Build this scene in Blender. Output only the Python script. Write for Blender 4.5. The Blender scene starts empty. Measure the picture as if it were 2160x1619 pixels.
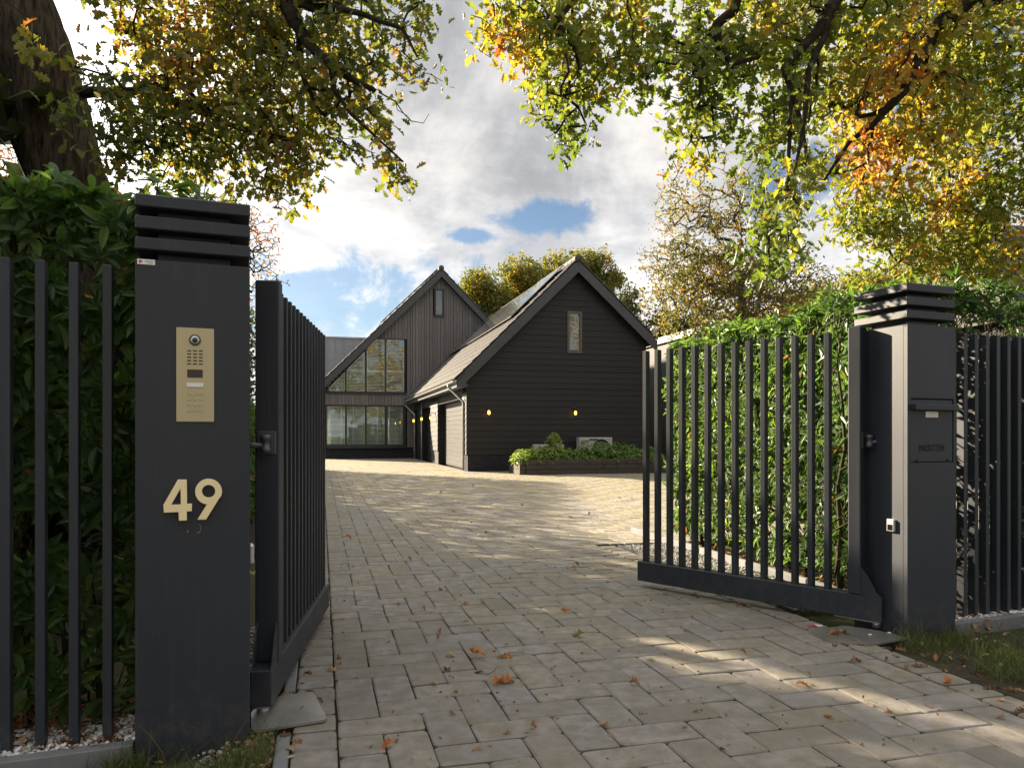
import bpy, bmesh, math, random
import numpy as np
from mathutils import Vector, Matrix, noise
PI = math.pi
R = math.radians
random.seed(49); rng = np.random.default_rng(49)

# ------------------------------------------------------------------ camera, sky, sun, exposure
F_PX, CX, HY, EYE = 1560.0, 1080.0, 917.0, 1.4      # focal length in photo pixels, centre column, horizon row, eye height
sc = bpy.context.scene
cam_d = bpy.data.cameras.new('camera'); cam = bpy.data.objects.new('camera', cam_d)
sc.collection.objects.link(cam); sc.camera = cam
cam.location = (0, 0, EYE); cam.rotation_euler = (R(90), 0, 0)
cam_d.sensor_width = 36; cam_d.lens = 36 * F_PX / 2160
cam_d.shift_y = (HY - 809.5) / 2160
cam_d.clip_start = 0.05; cam_d.clip_end = 2000

SUN_AZ, SUN_EL = R(-50.0), R(22.0)                   # azimuth measured from +Y towards +X
sdir = Vector((math.sin(SUN_AZ) * math.cos(SUN_EL), math.cos(SUN_AZ) * math.cos(SUN_EL), math.sin(SUN_EL)))
sun_d = bpy.data.lights.new('sun', 'SUN'); sun_d.energy = 3.7; sun_d.angle = R(0.8); sun_d.color = (1.0, 0.83, 0.60)
sun = bpy.data.objects.new('sun', sun_d); sc.collection.objects.link(sun)
sun.rotation_euler = sdir.to_track_quat('Z', 'Y').to_euler(); sun.location = sdir * 60

world = bpy.data.worlds.new('World'); sc.world = world; world.use_nodes = True
wt = world.node_tree; wt.nodes.clear()
def wn(t, **k):
    n = wt.nodes.new(t)
    for a, b in k.items(): setattr(n, a, b)
    return n
def wmath(op, a, b=None, c=None, clamp=False):
    n = wn('ShaderNodeMath', operation=op); n.use_clamp = clamp
    for i, v in enumerate((a, b, c)):
        if v is None: continue
        if isinstance(v, (int, float)): n.inputs[i].default_value = v
        else: wt.links.new(v, n.inputs[i])
    return n.outputs[0]
def wsmooth(v, lo, hi, a=0.0, b=1.0):
    n = wn('ShaderNodeMapRange', interpolation_type='SMOOTHSTEP')
    wt.links.new(v, n.inputs[0]); n.inputs[1].default_value = lo; n.inputs[2].default_value = hi
    n.inputs[3].default_value = a; n.inputs[4].default_value = b
    return n.outputs[0]
def wmix(f, a, b):
    n = wn('ShaderNodeMix', data_type='RGBA')
    for s, v in ((0, f), (6, a), (7, b)):
        if isinstance(v, (int, float)): n.inputs[s].default_value = v
        elif isinstance(v, tuple): n.inputs[s].default_value = v + (1,)
        else: wt.links.new(v, n.inputs[s])
    return n.outputs[2]
sky = wn('ShaderNodeTexSky', sky_type='NISHITA'); sky.sun_disc = False
sky.sun_elevation = SUN_EL; sky.sun_rotation = SUN_AZ; sky.air_density = 1.0; sky.dust_density = 0.6; sky.ozone_density = 1.5
tc = wn('ShaderNodeTexCoord'); sep = wn('ShaderNodeSeparateXYZ'); wt.links.new(tc.outputs['Generated'], sep.inputs[0])
dx, dy, dz = sep.outputs
zz = wmath('ADD', wmath('MAXIMUM', dz, 0.0), 0.10)
cmb = wn('ShaderNodeCombineXYZ')
wt.links.new(wmath('DIVIDE', dx, zz), cmb.inputs[0]); wt.links.new(wmath('DIVIDE', dy, zz), cmb.inputs[1])
def wnoise(vec, scale, detail, rough, off=(0, 0, 0), dist=0.0):
    m = wn('ShaderNodeMapping'); wt.links.new(vec, m.inputs[0]); m.inputs[1].default_value = off
    n = wn('ShaderNodeTexNoise'); wt.links.new(m.outputs[0], n.inputs[0])
    n.inputs['Scale'].default_value = scale; n.inputs['Detail'].default_value = detail
    n.inputs['Roughness'].default_value = rough; n.inputs['Distortion'].default_value = dist
    return n.outputs[0]
plane = cmb.outputs[0]
n_big = wnoise(plane, 0.55, 6, 0.55, (3.1, 1.2, 0), 0.3)
n_mid = wnoise(plane, 1.3, 8, 0.6, (7.7, 4.2, 2.0), 0.2)
n_dir = wnoise(tc.outputs['Generated'], 5.0, 9, 0.62, (1.3, 0.2, 5.0), 0.4)
az = wmath('ARCTAN2', dx, dy); el = wmath('ARCSINE', dz)
n_fine = wnoise(tc.outputs['Generated'], 17.0, 8, 0.62, (4.3, 2.2, 1.0), 0.3)
jit = wmath('ADD', wmath('MULTIPLY', wmath('SUBTRACT', n_dir, 0.5), 2.2), wmath('MULTIPLY', wmath('SUBTRACT', n_fine, 0.5), 3.6))
def opening(a0, e0, ra, re):                         # a break in the cloud, azimuth / elevation ellipse with a ragged rim
    u = wmath('DIVIDE', wmath('SUBTRACT', az, a0), ra); v = wmath('DIVIDE', wmath('SUBTRACT', el, e0), re)
    d = wmath('SQRT', wmath('ADD', wmath('MULTIPLY', u, u), wmath('MULTIPLY', v, v)))
    return wsmooth(wmath('ADD', d, jit), 1.45, 0.45)
ops = [opening(-0.235, 0.168, 0.20, 0.056), opening(0.050, 0.285, 0.058, 0.016), opening(-0.055, 0.262, 0.030, 0.008),
       opening(0.37, 0.31, 0.06, 0.03), opening(-0.75, 0.12, 0.3, 0.05), opening(0.53, 0.40, 0.07, 0.05)]
blue = ops[0]
for o in ops[1:]: blue = wmath('MAXIMUM', blue, o)
gen = wsmooth(n_big, 0.64, 0.76)                     # further random breaks all over the sky
blue = wmath('MULTIPLY', wmath('MAXIMUM', blue, wmath('MULTIPLY', gen, 0.9)), 0.88)
# cloud brightness: grey bellies, bright edges, brighter towards the sun
dt = wn('ShaderNodeVectorMath', operation='DOT_PRODUCT'); wt.links.new(tc.outputs['Generated'], dt.inputs[0]); dt.inputs[1].default_value = sdir
toward = wsmooth(dt.outputs['Value'], 0.74, 1.0)
shade = wsmooth(wmath('ADD', wmath('MULTIPLY', n_mid, 0.55), wmath('MULTIPLY', n_dir, 0.45)), 0.40, 0.64)
lowb = wsmooth(el, 0.36, 0.16)
val = wmath('ADD', wmath('ADD', 0.33, wmath('MULTIPLY', shade, 0.42)), wmath('MULTIPLY', lowb, 0.24))
val = wmath('MULTIPLY', val, wsmooth(el, 0.42, 1.35, 1.0, 2.3))
val = wmath('MULTIPLY', val, wmath('ADD', 1.0, wmath('MULTIPLY', wmath('POWER', toward, 2.0), 2.2)))
CLOUD = 2.2
ccol = wmix(shade, (0.93, 0.95, 1.0), (1.0, 0.955, 0.90))
cv = wn('ShaderNodeVectorMath', operation='SCALE'); wt.links.new(ccol, cv.inputs[0]); wt.links.new(wmath('MULTIPLY', val, CLOUD), cv.inputs[3])
skv = wn('ShaderNodeVectorMath', operation='MULTIPLY'); wt.links.new(sky.outputs[0], skv.inputs[0]); skv.inputs[1].default_value = (0.135, 0.160, 0.182)
fin = wmix(blue, cv.outputs[0], skv.outputs[0])
bg = wn('ShaderNodeBackground'); wt.links.new(fin, bg.inputs[0]); bg.inputs[1].default_value = 0.10
wo = wn('ShaderNodeOutputWorld'); wt.links.new(bg.outputs[0], wo.inputs[0])

sc.view_settings.view_transform = 'Standard'; sc.view_settings.look = 'None'
sc.view_settings.exposure = 2.72; sc.view_settings.gamma = 1.0; sc.view_settings.use_curve_mapping = False
sc.cycles.max_bounces = 8; sc.cycles.transparent_max_bounces = 12; sc.cycles.sample_clamp_indirect = 6

# ------------------------------------------------------------------ helpers
C = sc.collection
def ray(px, depth):                                  # x of a picture column at a depth
    return (px - CX) / F_PX * depth
def ground(px, py, z=0.0):
    d = F_PX * (EYE - z) / (py - HY); return Vector((ray(px, d), d, z))
def at(px, py, d):
    return Vector((ray(px, d), d, EYE + (HY - py) / F_PX * d))
def on_plane(px, py, o, t):                          # where a sight line meets the upright plane through o along t -> (distance, height)
    k = (px - CX) / F_PX
    s = (k * o[1] - o[0]) / (t[0] - k * t[1]); d = o[1] + s * t[1]
    return s, EYE + (HY - py) / F_PX * d
def tag(o, label=None, cat=None, group=None, kind=None):
    if label: o['label'] = label
    if cat: o['category'] = cat
    if group: o['group'] = group
    if kind: o['kind'] = kind
    return o
def thing(name, label, cat, loc=(0, 0, 0), rz=0.0, group=None):
    o = bpy.data.objects.new(name, None); C.objects.link(o); o.location = loc; o.rotation_euler = (0, 0, rz)
    o.empty_display_size = 0.2
    return tag(o, label, cat, group)
def link(name, me, mat=None, parent=None, loc=None, rot=None, kind=None, label=None):
    o = bpy.data.objects.new(name, me); C.objects.link(o)
    if mat is not None and not me.materials: me.materials.append(mat)
    if parent is not None: o.parent = parent
    if loc is not None: o.location = loc
    if rot is not None: o.rotation_euler = rot
    if kind: o['kind'] = kind
    if label: o['label'] = label
    return o
class MB:
    def __init__(s): s.v = []; s.f = []
    def poly(s, pts, faces):
        b = len(s.v); s.v += [tuple(p) for p in pts]; s.f += [tuple(b + i for i in f) for f in faces]; return s
    def box(s, x0, x1, y0, y1, z0, z1):
        return s.poly([(x, y, z) for z in (z0, z1) for y in (y0, y1) for x in (x0, x1)],
                      [(0, 2, 3, 1), (4, 5, 7, 6), (0, 1, 5, 4), (1, 3, 7, 5), (3, 2, 6, 7), (2, 0, 4, 6)])
    def cbox(s, x0, x1, y0, y1, z0, z1, c=0.004):    # box with chamfered edges
        pts = []; idx = {}
        X = (x0, x1); Y = (y0, y1); Z = (z0, z1); sg = (1, -1)
        for i in (0, 1):
            for j in (0, 1):
                for k in (0, 1):
                    for a in range(3):
                        p = [X[i] + sg[i] * c, Y[j] + sg[j] * c, Z[k] + sg[k] * c]
                        p[a] = (X, Y, Z)[a][(i, j, k)[a]]
                        idx[i, j, k, a] = len(pts); pts.append(p)
        F = []
        def q(a, e, cs): F.append(cs)
        for e in (0, 1):
            F.append([idx[e, 0, 0, 0], idx[e, 1, 0, 0], idx[e, 1, 1, 0], idx[e, 0, 1, 0]])
            F.append([idx[0, e, 0, 1], idx[1, e, 0, 1], idx[1, e, 1, 1], idx[0, e, 1, 1]])
            F.append([idx[0, 0, e, 2], idx[1, 0, e, 2], idx[1, 1, e, 2], idx[0, 1, e, 2]])
        for a in (0, 1):
            for b in (0, 1):
                F.append([idx[a, b, 0, 0], idx[a, b, 1, 0], idx[a, b, 1, 1], idx[a, b, 0, 1]])
                F.append([idx[a, 0, b, 0], idx[a, 1, b, 0], idx[a, 1, b, 2], idx[a, 0, b, 2]])
                F.append([idx[0, a, b, 1], idx[1, a, b, 1], idx[1, a, b, 2], idx[0, a, b, 2]])
        for i in (0, 1):
            for j in (0, 1):
                for k in (0, 1): F.append([idx[i, j, k, 0], idx[i, j, k, 1], idx[i, j, k, 2]])
        cen = Vector(((x0 + x1) / 2, (y0 + y1) / 2, (z0 + z1) / 2)); P = [Vector(p) for p in pts]
        out = []
        for f in F:
            n = (P[f[1]] - P[f[0]]).cross(P[f[2]] - P[f[0]]); m = sum((P[i] for i in f), Vector()) / len(f) - cen
            out.append(f if n.dot(m) > 0 else f[::-1])
        return s.poly(pts, out)
    def prism(s, poly, axis, a, b):                  # 2-D outline swept along an axis ('x','y','z') from a to b
        n = len(poly)
        def P(u, v, w): return {'x': (w, u, v), 'y': (u, w, v), 'z': (u, v, w)}[axis]
        pts = [P(u, v, a) for u, v in poly] + [P(u, v, b) for u, v in poly]
        area = sum(poly[i][0] * poly[(i + 1) % n][1] - poly[(i + 1) % n][0] * poly[i][1] for i in range(n))
        flip = (area > 0) == (b > a)
        if axis == 'y': flip = not flip
        fs = [tuple(range(n - 1, -1, -1)), tuple(range(n, 2 * n))] + [(i, (i + 1) % n, n + (i + 1) % n, n + i) for i in range(n)]
        if not flip: fs = [f[::-1] for f in fs]
        return s.poly(pts, fs)
    def tube(s, path, rad, sides=10, cap=True):
        path = [Vector(p) for p in path]
        if not hasattr(rad, '__len__'): rad = [rad] * len(path)
        b = len(s.v); up = Vector((0, 0, 1)); prev = None
        for i, p in enumerate(path):
            t = (path[min(i + 1, len(path) - 1)] - path[max(i - 1, 0)]).normalized()
            if prev is None:
                a = t.cross(up if abs(t.z) < 0.9 else Vector((1, 0, 0))).normalized()
            else: a = (prev - t * prev.dot(t)).normalized()
            prev = a; c = t.cross(a)
            for k in range(sides):
                an = 2 * PI * k / sides; s.v.append(tuple(p + (a * math.cos(an) + c * math.sin(an)) * rad[i]))
        for i in range(len(path) - 1):
            for k in range(sides):
                k2 = (k + 1) % sides; s.f.append((b + i * sides + k, b + i * sides + k2, b + (i + 1) * sides + k2, b + (i + 1) * sides + k))
        if cap:
            s.f.append(tuple(b + k for k in range(sides - 1, -1, -1)))
            e = b + (len(path) - 1) * sides; s.f.append(tuple(e + k for k in range(sides)))
        return s
    def lathe(s, prof, cx=0, cy=0, cz=0, sides=16, axis='z'):
        b = len(s.v)
        for r, h in prof:
            for k in range(sides):
                a = 2 * PI * k / sides; u, v = r * math.cos(a), r * math.sin(a)
                s.v.append({'z': (cx + u, cy + v, cz + h), 'y': (cx + u, cy + h, cz + v), 'x': (cx + h, cy + u, cz + v)}[axis])
        for i in range(len(prof) - 1):
            for k in range(sides):
                k2 = (k + 1) % sides; s.f.append((b + i * sides + k, b + i * sides + k2, b + (i + 1) * sides + k2, b + (i + 1) * sides + k))
        s.f.append(tuple(b + k for k in range(sides - 1, -1, -1))); e = b + (len(prof) - 1) * sides
        s.f.append(tuple(e + k for k in range(sides)))
        return s
    def mesh(s, name, smooth=False):
        me = bpy.data.meshes.new(name); me.from_pydata(s.v, [], s.f)
        if smooth: me.polygons.foreach_set('use_smooth', [True] * len(me.polygons))
        me.update(); return me
    def build(s, name, mat, parent=None, smooth=False, **k):
        return link(name, s.mesh(name, smooth), mat, parent, **k)
def np_mesh(name, verts, faces, smooth=False, attr=None):
    """verts (n,3), faces (m,3) or (m,4) index array"""
    me = bpy.data.meshes.new(name); k = faces.shape[1]
    me.vertices.add(len(verts)); me.vertices.foreach_set('co', np.ascontiguousarray(verts, np.float32).ravel())
    me.loops.add(faces.size); me.loops.foreach_set('vertex_index', np.ascontiguousarray(faces, np.int32).ravel())
    me.polygons.add(len(faces)); me.polygons.foreach_set('loop_start', np.arange(0, faces.size, k, dtype=np.int32))
    me.polygons.foreach_set('loop_total', np.full(len(faces), k, np.int32))
    me.polygons.foreach_set('use_smooth', np.full(len(faces), bool(smooth)))
    if attr is not None:
        a = me.attributes.new('tint', 'FLOAT', 'POINT'); a.data.foreach_set('value', np.ascontiguousarray(attr, np.float32))
    me.update(calc_edges=True); return me
def scatter(tv, tf, pos, rot, scl, tint=None):
    """copies of a template: rot (n,3,3), scl (n,) or (n,3)"""
    n = len(pos); scl = np.asarray(scl)
    if scl.ndim == 1: scl = np.repeat(scl[:, None], 3, 1)
    P = np.einsum('nij,nvj->nvi', rot, tv[None] * scl[:, None, :]) + pos[:, None, :]
    Fc = tf[None] + (np.arange(n) * len(tv))[:, None, None]
    at_ = None if tint is None else np.repeat(tint, len(tv))
    return P.reshape(-1, 3), Fc.reshape(-1, tf.shape[1]), at_
def frames(ydir, ndir):
    """rotation matrices with local +Y along ydir and +Z as near ndir as possible"""
    y = ydir / np.linalg.norm(ydir, axis=1, keepdims=True)
    x = np.cross(y, ndir); x /= np.linalg.norm(x, axis=1, keepdims=True) + 1e-9
    z = np.cross(x, y); return np.stack([x, y, z], axis=2)
def rdir(n):
    v = rng.normal(size=(n, 3)); return v / np.linalg.norm(v, axis=1, keepdims=True)
def outline_mesh(name, loops, depth, bevel=0.0):
    """flat shape with holes from closed 2-D loops, given thickness; lies in XY, then used upright"""
    cu = bpy.data.curves.new(name, 'CURVE'); cu.dimensions = '2D'; cu.fill_mode = 'BOTH'; cu.extrude = depth / 2; cu.bevel_depth = bevel
    for lp in loops:
        sp = cu.splines.new('POLY'); sp.points.add(len(lp) - 1); sp.use_cyclic_u = True
        for i, p in enumerate(lp): sp.points[i].co = (p[0], p[1], 0, 1)
    return curve_to_mesh(cu, name)
def upright(me, v):                                  # lay-flat outline turned into the x-z plane at y = v
    me.transform(Matrix.Translation((0, v, 0)) @ Matrix.Rotation(R(90), 4, 'X')); return me
def curve_to_mesh(cu, name):
    o = bpy.data.objects.new(name, cu); C.objects.link(o)
    dg = bpy.context.evaluated_depsgraph_get(); dg.update()
    me = bpy.data.meshes.new_from_object(o.evaluated_get(dg)); me.name = name
    bpy.data.objects.remove(o); bpy.data.curves.remove(cu); me.materials.clear()
    return me
def text_mesh(name, body, size, depth, xs=1.0, space=1.0):
    cu = bpy.data.curves.new(name, 'FONT'); cu.body = body; cu.size = size; cu.extrude = depth / 2; cu.align_x = 'CENTER'; cu.align_y = 'CENTER'
    cu.space_character = space; cu.resolution_u = 3
    me = curve_to_mesh(cu, name)
    for v in me.vertices: v.co.x *= xs
    return me

# ------------------------------------------------------------------ materials
def M(name): 
    m = bpy.data.materials.new(name); m.use_nodes = True; t = m.node_tree; t.nodes.clear()
    return m, t
class N:
    def __init__(s, name):
        s.m, s.t = M(name); s.out = s.t.nodes.new('ShaderNodeOutputMaterial')
    def n(s, ty, ins=None, **k):
        q = s.t.nodes.new(ty)
        for a, b in k.items(): setattr(q, a, b)
        for a, b in (ins or {}).items():
            if hasattr(b, 'is_linked') or isinstance(b, bpy.types.NodeSocket): s.t.links.new(b, q.inputs[a])
            else: q.inputs[a].default_value = (b + (1,)) if isinstance(b, tuple) and len(b) == 3 and q.inputs[a].type == 'RGBA' else b
        return q
    def pos(s, scale=(1, 1, 1), obj=False, rot=(0, 0, 0)):
        src = s.n('ShaderNodeTexCoord').outputs['Object'] if obj else s.n('ShaderNodeNewGeometry').outputs['Position']
        mp = s.n('ShaderNodeMapping', {0: src, 3: scale, 2: rot}); return mp.outputs[0]
    def noise(s, vec, scale, detail=4, rough=0.55, dist=0.0):
        return s.n('ShaderNodeTexNoise', {'Vector': vec, 'Scale': scale, 'Detail': detail, 'Roughness': rough, 'Distortion': dist}).outputs[0]
    def ramp(s, f, stops):
        r = s.n('ShaderNodeValToRGB', {0: f}); e = r.color_ramp.elements
        while len(e) > 1: e.remove(e[-1])
        e[0].position = stops[0][0]; e[0].color = stops[0][1] + (1,)
        for p, c in stops[1:]: q = e.new(p); q.color = c + (1,)
        return r.outputs[0]
    def mr(s, v, a, b, c=0.0, d=1.0):
        return s.n('ShaderNodeMapRange', {0: v, 1: a, 2: b, 3: c, 4: d}).outputs[0]
    def math(s, op, a, b=0.0, c=0.0):
        return s.n('ShaderNodeMath', {0: a, 1: b, 2: c}, operation=op).outputs[0]
    def mix(s, f, a, b, blend='MIX'):
        q = s.n('ShaderNodeMix', {0: f, 6: a, 7: b}, data_type='RGBA', blend_type=blend); return q.outputs[2]
    def bump(s, h, strength, dist=0.01, normal=None):
        ins = {'Height': h, 'Strength': strength, 'Distance': dist}
        if normal is not None: ins['Normal'] = normal
        return s.n('ShaderNodeBump', ins).outputs[0]
    def rand(s):
        a = s.n('ShaderNodeObjectInfo').outputs['Random']; b = s.n('ShaderNodeNewGeometry').outputs['Random Per Island']
        return s.math('FRACT', s.math('ADD', s.math('MULTIPLY', a, 7.31), s.math('MULTIPLY', b, 3.77)))
    def pbr(s, col, rough=0.5, metal=0.0, normal=None, spec=0.5, emit=None, estr=0.0, trans=0.0, coat=0.0):
        ins = {'Base Color': col, 'Roughness': rough, 'Metallic': metal, 'Specular IOR Level': spec}
        if normal is not None: ins['Normal'] = normal
        if emit is not None: ins['Emission Color'] = emit; ins['Emission Strength'] = estr
        if trans: ins['Transmission Weight'] = trans
        if coat: ins['Coat Weight'] = coat
        q = s.n('ShaderNodeBsdfPrincipled', ins); s.t.links.new(q.outputs[0], s.out.inputs[0]); return s.m
    def surf(s, sh): s.t.links.new(sh, s.out.inputs[0]); return s.m

def mat_coat():                                      # anthracite powder-coated aluminium, a bit dusty
    k = N('anthracite_powder_coat'); p = k.pos()
    big = k.noise(p, 2.3, 5, 0.6); fine = k.noise(p, 900, 2, 0.5); spk = k.noise(p, 60, 2, 0.5)
    col = k.mix(k.mr(big, 0.35, 0.7), (0.018, 0.023, 0.034), (0.023, 0.028, 0.039))
    col = k.mix(k.mr(spk, 0.74, 0.80), col, (0.10, 0.10, 0.10))
    z = k.n('ShaderNodeSeparateXYZ', {0: p}).outputs[2]
    splash = k.math('MULTIPLY', k.mr(z, 0.35, 0.0), k.mr(k.noise(p, 14, 5, 0.65), 0.45, 0.7))
    col = k.mix(k.math('MULTIPLY', splash, 0.45), col, (0.10, 0.09, 0.07)); stk_ = k.noise(k.pos((30, 30, 1.1)), 1.0, 4, 0.6); col = k.mix(k.mr(stk_, 0.55, 0.75, 0, 0.35), col, (0.060, 0.062, 0.068))
    return k.pbr(col, k.mr(big, 0.3, 0.7, 0.46, 0.60), 0.0, k.bump(fine, 0.25, 0.001), 0.5)
def mat_simple(name, col, rough, metal=0.0, bump=0.0, bs=200, var=0.0, spec=0.5):
    k = N(name); p = k.pos(); nz = k.noise(p, bs, 3)
    c = col
    if var: c = k.mix(k.mr(k.noise(p, 3, 5, 0.6), 0.3, 0.7), tuple(x * (1 - var) for x in col), tuple(min(1, x * (1 + var)) for x in col))
    return k.pbr(c, rough, metal, k.bump(nz, bump, 0.003) if bump else None, spec)
def mat_brass():
    k = N('brushed_brass'); p = k.pos((6, 6, 700), obj=False); b = k.noise(p, 3, 2)
    return k.pbr(k.mix(b, (0.46, 0.40, 0.25), (0.58, 0.51, 0.34)), 0.42, 0.6, k.bump(b, 0.06, 0.001))
def mat_brass_bright():
    k = N('polished_brass'); p = k.pos(); b = k.noise(p, 30, 2)
    return k.pbr(k.mix(b, (0.98, 0.80, 0.46), (1.0, 0.86, 0.54)), 0.36, 0.20)
def mat_paver():
    k = N('concrete_paver'); p = k.pos(); r = k.rand()
    base = k.ramp(r, [(0.0, (0.215, 0.192, 0.165)), (0.15, (0.300, 0.280, 0.255)), (0.3, (0.265, 0.235, 0.195)), (0.45, (0.330, 0.300, 0.262)), (0.6, (0.270, 0.252, 0.250)), (0.8, (0.345, 0.308, 0.262)), (0.9, (0.225, 0.212, 0.205)), (1.0, (0.300, 0.262, 0.215))])
    n1 = k.noise(p, 1.1, 5, 0.6); n2 = k.noise(p, 9, 6, 0.65); n3 = k.noise(p, 420, 3, 0.6); n4 = k.noise(p, 45, 5, 0.7)
    n5 = k.noise(p, 3.2, 7, 0.7)
    base = k.mix(k.mr(n2, 0.38, 0.62, 0.0, 0.75), base, (0.165, 0.150, 0.125)); base = k.mix(k.mr(n5, 0.55, 0.72, 0.0, 0.5), base, (0.33, 0.315, 0.32)); base = k.mix(k.mr(n5, 0.46, 0.30, 0.0, 0.5), base, (0.150, 0.120, 0.090))
    y = k.n('ShaderNodeSeparateXYZ', {0: p}).outputs[1]
    far = k.mr(y, 5.5, 20.0)
    moss = k.math('MULTIPLY', k.mr(k.math('ADD', k.math('MULTIPLY', n1, 0.6), k.math('MULTIPLY', n2, 0.4)), 0.40, 0.62), k.mr(far, 0, 1, 0.30, 0.95))
    base = k.mix(moss, base, (0.260, 0.215, 0.085))
    base = k.mix(k.mr(n4, 0.60, 0.80, 0.0, 0.55), base, (0.42, 0.40, 0.38))
    base = k.mix(k.mr(n3, 0.30, 0.70, 0.0, 0.65), base, k.mix(0.5, base, (0.08, 0.072, 0.064)))
    nb = k.bump(n3, 0.55, 0.004, k.bump(n4, 0.45, 0.008))
    base = k.mix(1.0, base, (0.90, 0.91, 0.93), 'MULTIPLY'); return k.pbr(base, 0.85, 0, nb, 0.35)
def mat_ground():
    k = N('soil_and_turf'); p = k.pos(); n1 = k.noise(p, 0.8, 6, 0.6); n2 = k.noise(p, 30, 5, 0.7)
    c = k.mix(k.mr(n1, 0.4, 0.6), (0.055, 0.048, 0.032), (0.050, 0.065, 0.022)); c = k.mix(k.mr(n2, 0.4, 0.7, 0, 0.6), c, (0.10, 0.085, 0.06))
    return k.pbr(c, 0.95, 0, k.bump(n2, 0.8, 0.03), 0.1)
def mat_leaf(name, stops, trans=0.45, gloss=0.12, rough=0.45, tr_gain=1.6, bump=False):
    k = N(name); t = k.n('ShaderNodeAttribute', attribute_name='tint').outputs['Fac']
    col = k.ramp(t, stops); p = k.pos(); nz = k.noise(p, 60, 3)
    col = k.mix(k.mr(nz, 0.4, 0.7, 0, 0.35), col, k.mix(1.0, col, (0.55, 0.5, 0.45), 'MULTIPLY'))
    d = k.n('ShaderNodeBsdfDiffuse', {0: col}); 
    tcol = k.mix(1.0, col, (tr_gain * 1.05, tr_gain, tr_gain * 0.45), 'MULTIPLY')
    tr = k.n('ShaderNodeBsdfTranslucent', {0: tcol}); m1 = k.n('ShaderNodeMixShader', {0: trans, 1: d.outputs[0], 2: tr.outputs[0]})
    g = k.n('ShaderNodeBsdfGlossy', {0: (1, 1, 1), 1: rough}); lw = k.n('ShaderNodeLayerWeight', {0: 0.5}).outputs['Facing']
    f = k.math('MULTIPLY', k.math('ADD', k.math('POWER', lw, 3.0), 0.18), gloss * 1.6)
    m2 = k.n('ShaderNodeMixShader', {0: f, 1: m1.outputs[0], 2: g.outputs[0]})
    return k.surf(m2.outputs[0])
def mat_bark(name, a, b, sc_=(7, 7, 1.2), strength=0.9):
    k = N(name); p = k.pos(sc_); n = k.noise(p, 3.0, 8, 0.65, 0.1); n2 = k.noise(k.pos(), 25, 4)
    c = k.mix(k.mr(n, 0.35, 0.65), a, b); c = k.mix(k.mr(n2, 0.5, 0.75, 0, 0.4), c, (0.085, 0.095, 0.055))
    return k.pbr(c, 0.95, 0, k.bump(n, strength, 0.05), 0.1)
def mat_wood(name, a, b, grain=(1, 1, 14), rough=0.6, strength=0.35, knots=True):
    k = N(name); p = k.pos(grain, obj=True); r = k.rand()
    off = k.n('ShaderNodeVectorMath', {0: p, 1: k.n('ShaderNodeCombineXYZ', {0: k.math('MULTIPLY', r, 40), 1: 0.0, 2: k.math('MULTIPLY', r, 17)}).outputs[0]}, operation='ADD').outputs[0]
    n = k.noise(off, 2.2, 8, 0.65, 0.3); n2 = k.noise(off, 9, 6, 0.7)
    c = k.mix(k.mr(n, 0.35, 0.65), a, b); c = k.mix(k.mr(r, 0, 1, 0, 0.6), c, k.mix(1.0, c, (0.62, 0.60, 0.60), 'MULTIPLY'))
    c = k.mix(k.mr(n2, 0.5, 0.8, 0, 0.35), c, tuple(min(1, x * 2.2) for x in b))
    return k.pbr(c, k.mr(n, 0.3, 0.7, rough - 0.08, rough + 0.12), 0, k.bump(k.math('ADD', n, n2), strength, 0.006), 0.35)
def mat_glass():
    k = N('window_glass'); p = k.pos(); w = k.noise(p, 1.4, 2)
    nb = k.bump(w, 0.05, 0.02)
    fr = k.n('ShaderNodeFresnel', {0: 1.5}); f = k.math('ADD', k.math('MULTIPLY', fr.outputs[0], 1.0), 0.045)
    g = k.n('ShaderNodeBsdfGlossy', {0: (0.95, 1.0, 0.97), 1: 0.0, 'Normal': nb}); t = k.n('ShaderNodeBsdfTransparent', {0: (0.93, 0.97, 0.95)})
    return k.surf(k.n('ShaderNodeMixShader', {0: f, 1: t.outputs[0], 2: g.outputs[0]}).outputs[0])
def mat_solar():
    k = N('solar_glass'); p = k.pos(obj=True)
    br = k.n('ShaderNodeTexBrick', {'Vector': p, 'Color1': (0.012, 0.014, 0.022), 'Color2': (0.014, 0.016, 0.024), 'Mortar': (0.05, 0.05, 0.06), 'Scale': 1.0, 'Mortar Size': 0.004, 'Brick Width': 0.16, 'Row Height': 0.16}, offset=0.0)
    return k.pbr(br.outputs[0], 0.16, 0, None, 0.9, coat=0.6)
def mat_brick():
    k = N('black_brick'); p = k.pos(obj=True)
    sx = k.n('ShaderNodeSeparateXYZ', {0: p}).outputs
    v = k.n('ShaderNodeCombineXYZ', {0: k.math('ADD', sx[0], sx[1]), 1: sx[2], 2: 0.0}).outputs[0]
    br = k.n('ShaderNodeTexBrick', {'Vector': v, 'Color1': (0.018, 0.019, 0.024), 'Color2': (0.030, 0.031, 0.038), 'Mortar': (0.010, 0.010, 0.012), 'Scale': 1.0, 'Mortar Size': 0.008, 'Brick Width': 0.24, 'Row Height': 0.075})
    n = k.noise(k.pos(), 60, 4)
    h = k.math('ADD', k.math('MULTIPLY', br.outputs[1], -1.0), k.math('MULTIPLY', n, 0.3))
    return k.pbr(br.outputs[0], 0.75, 0, k.bump(h, 0.6, 0.01), 0.3)

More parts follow.
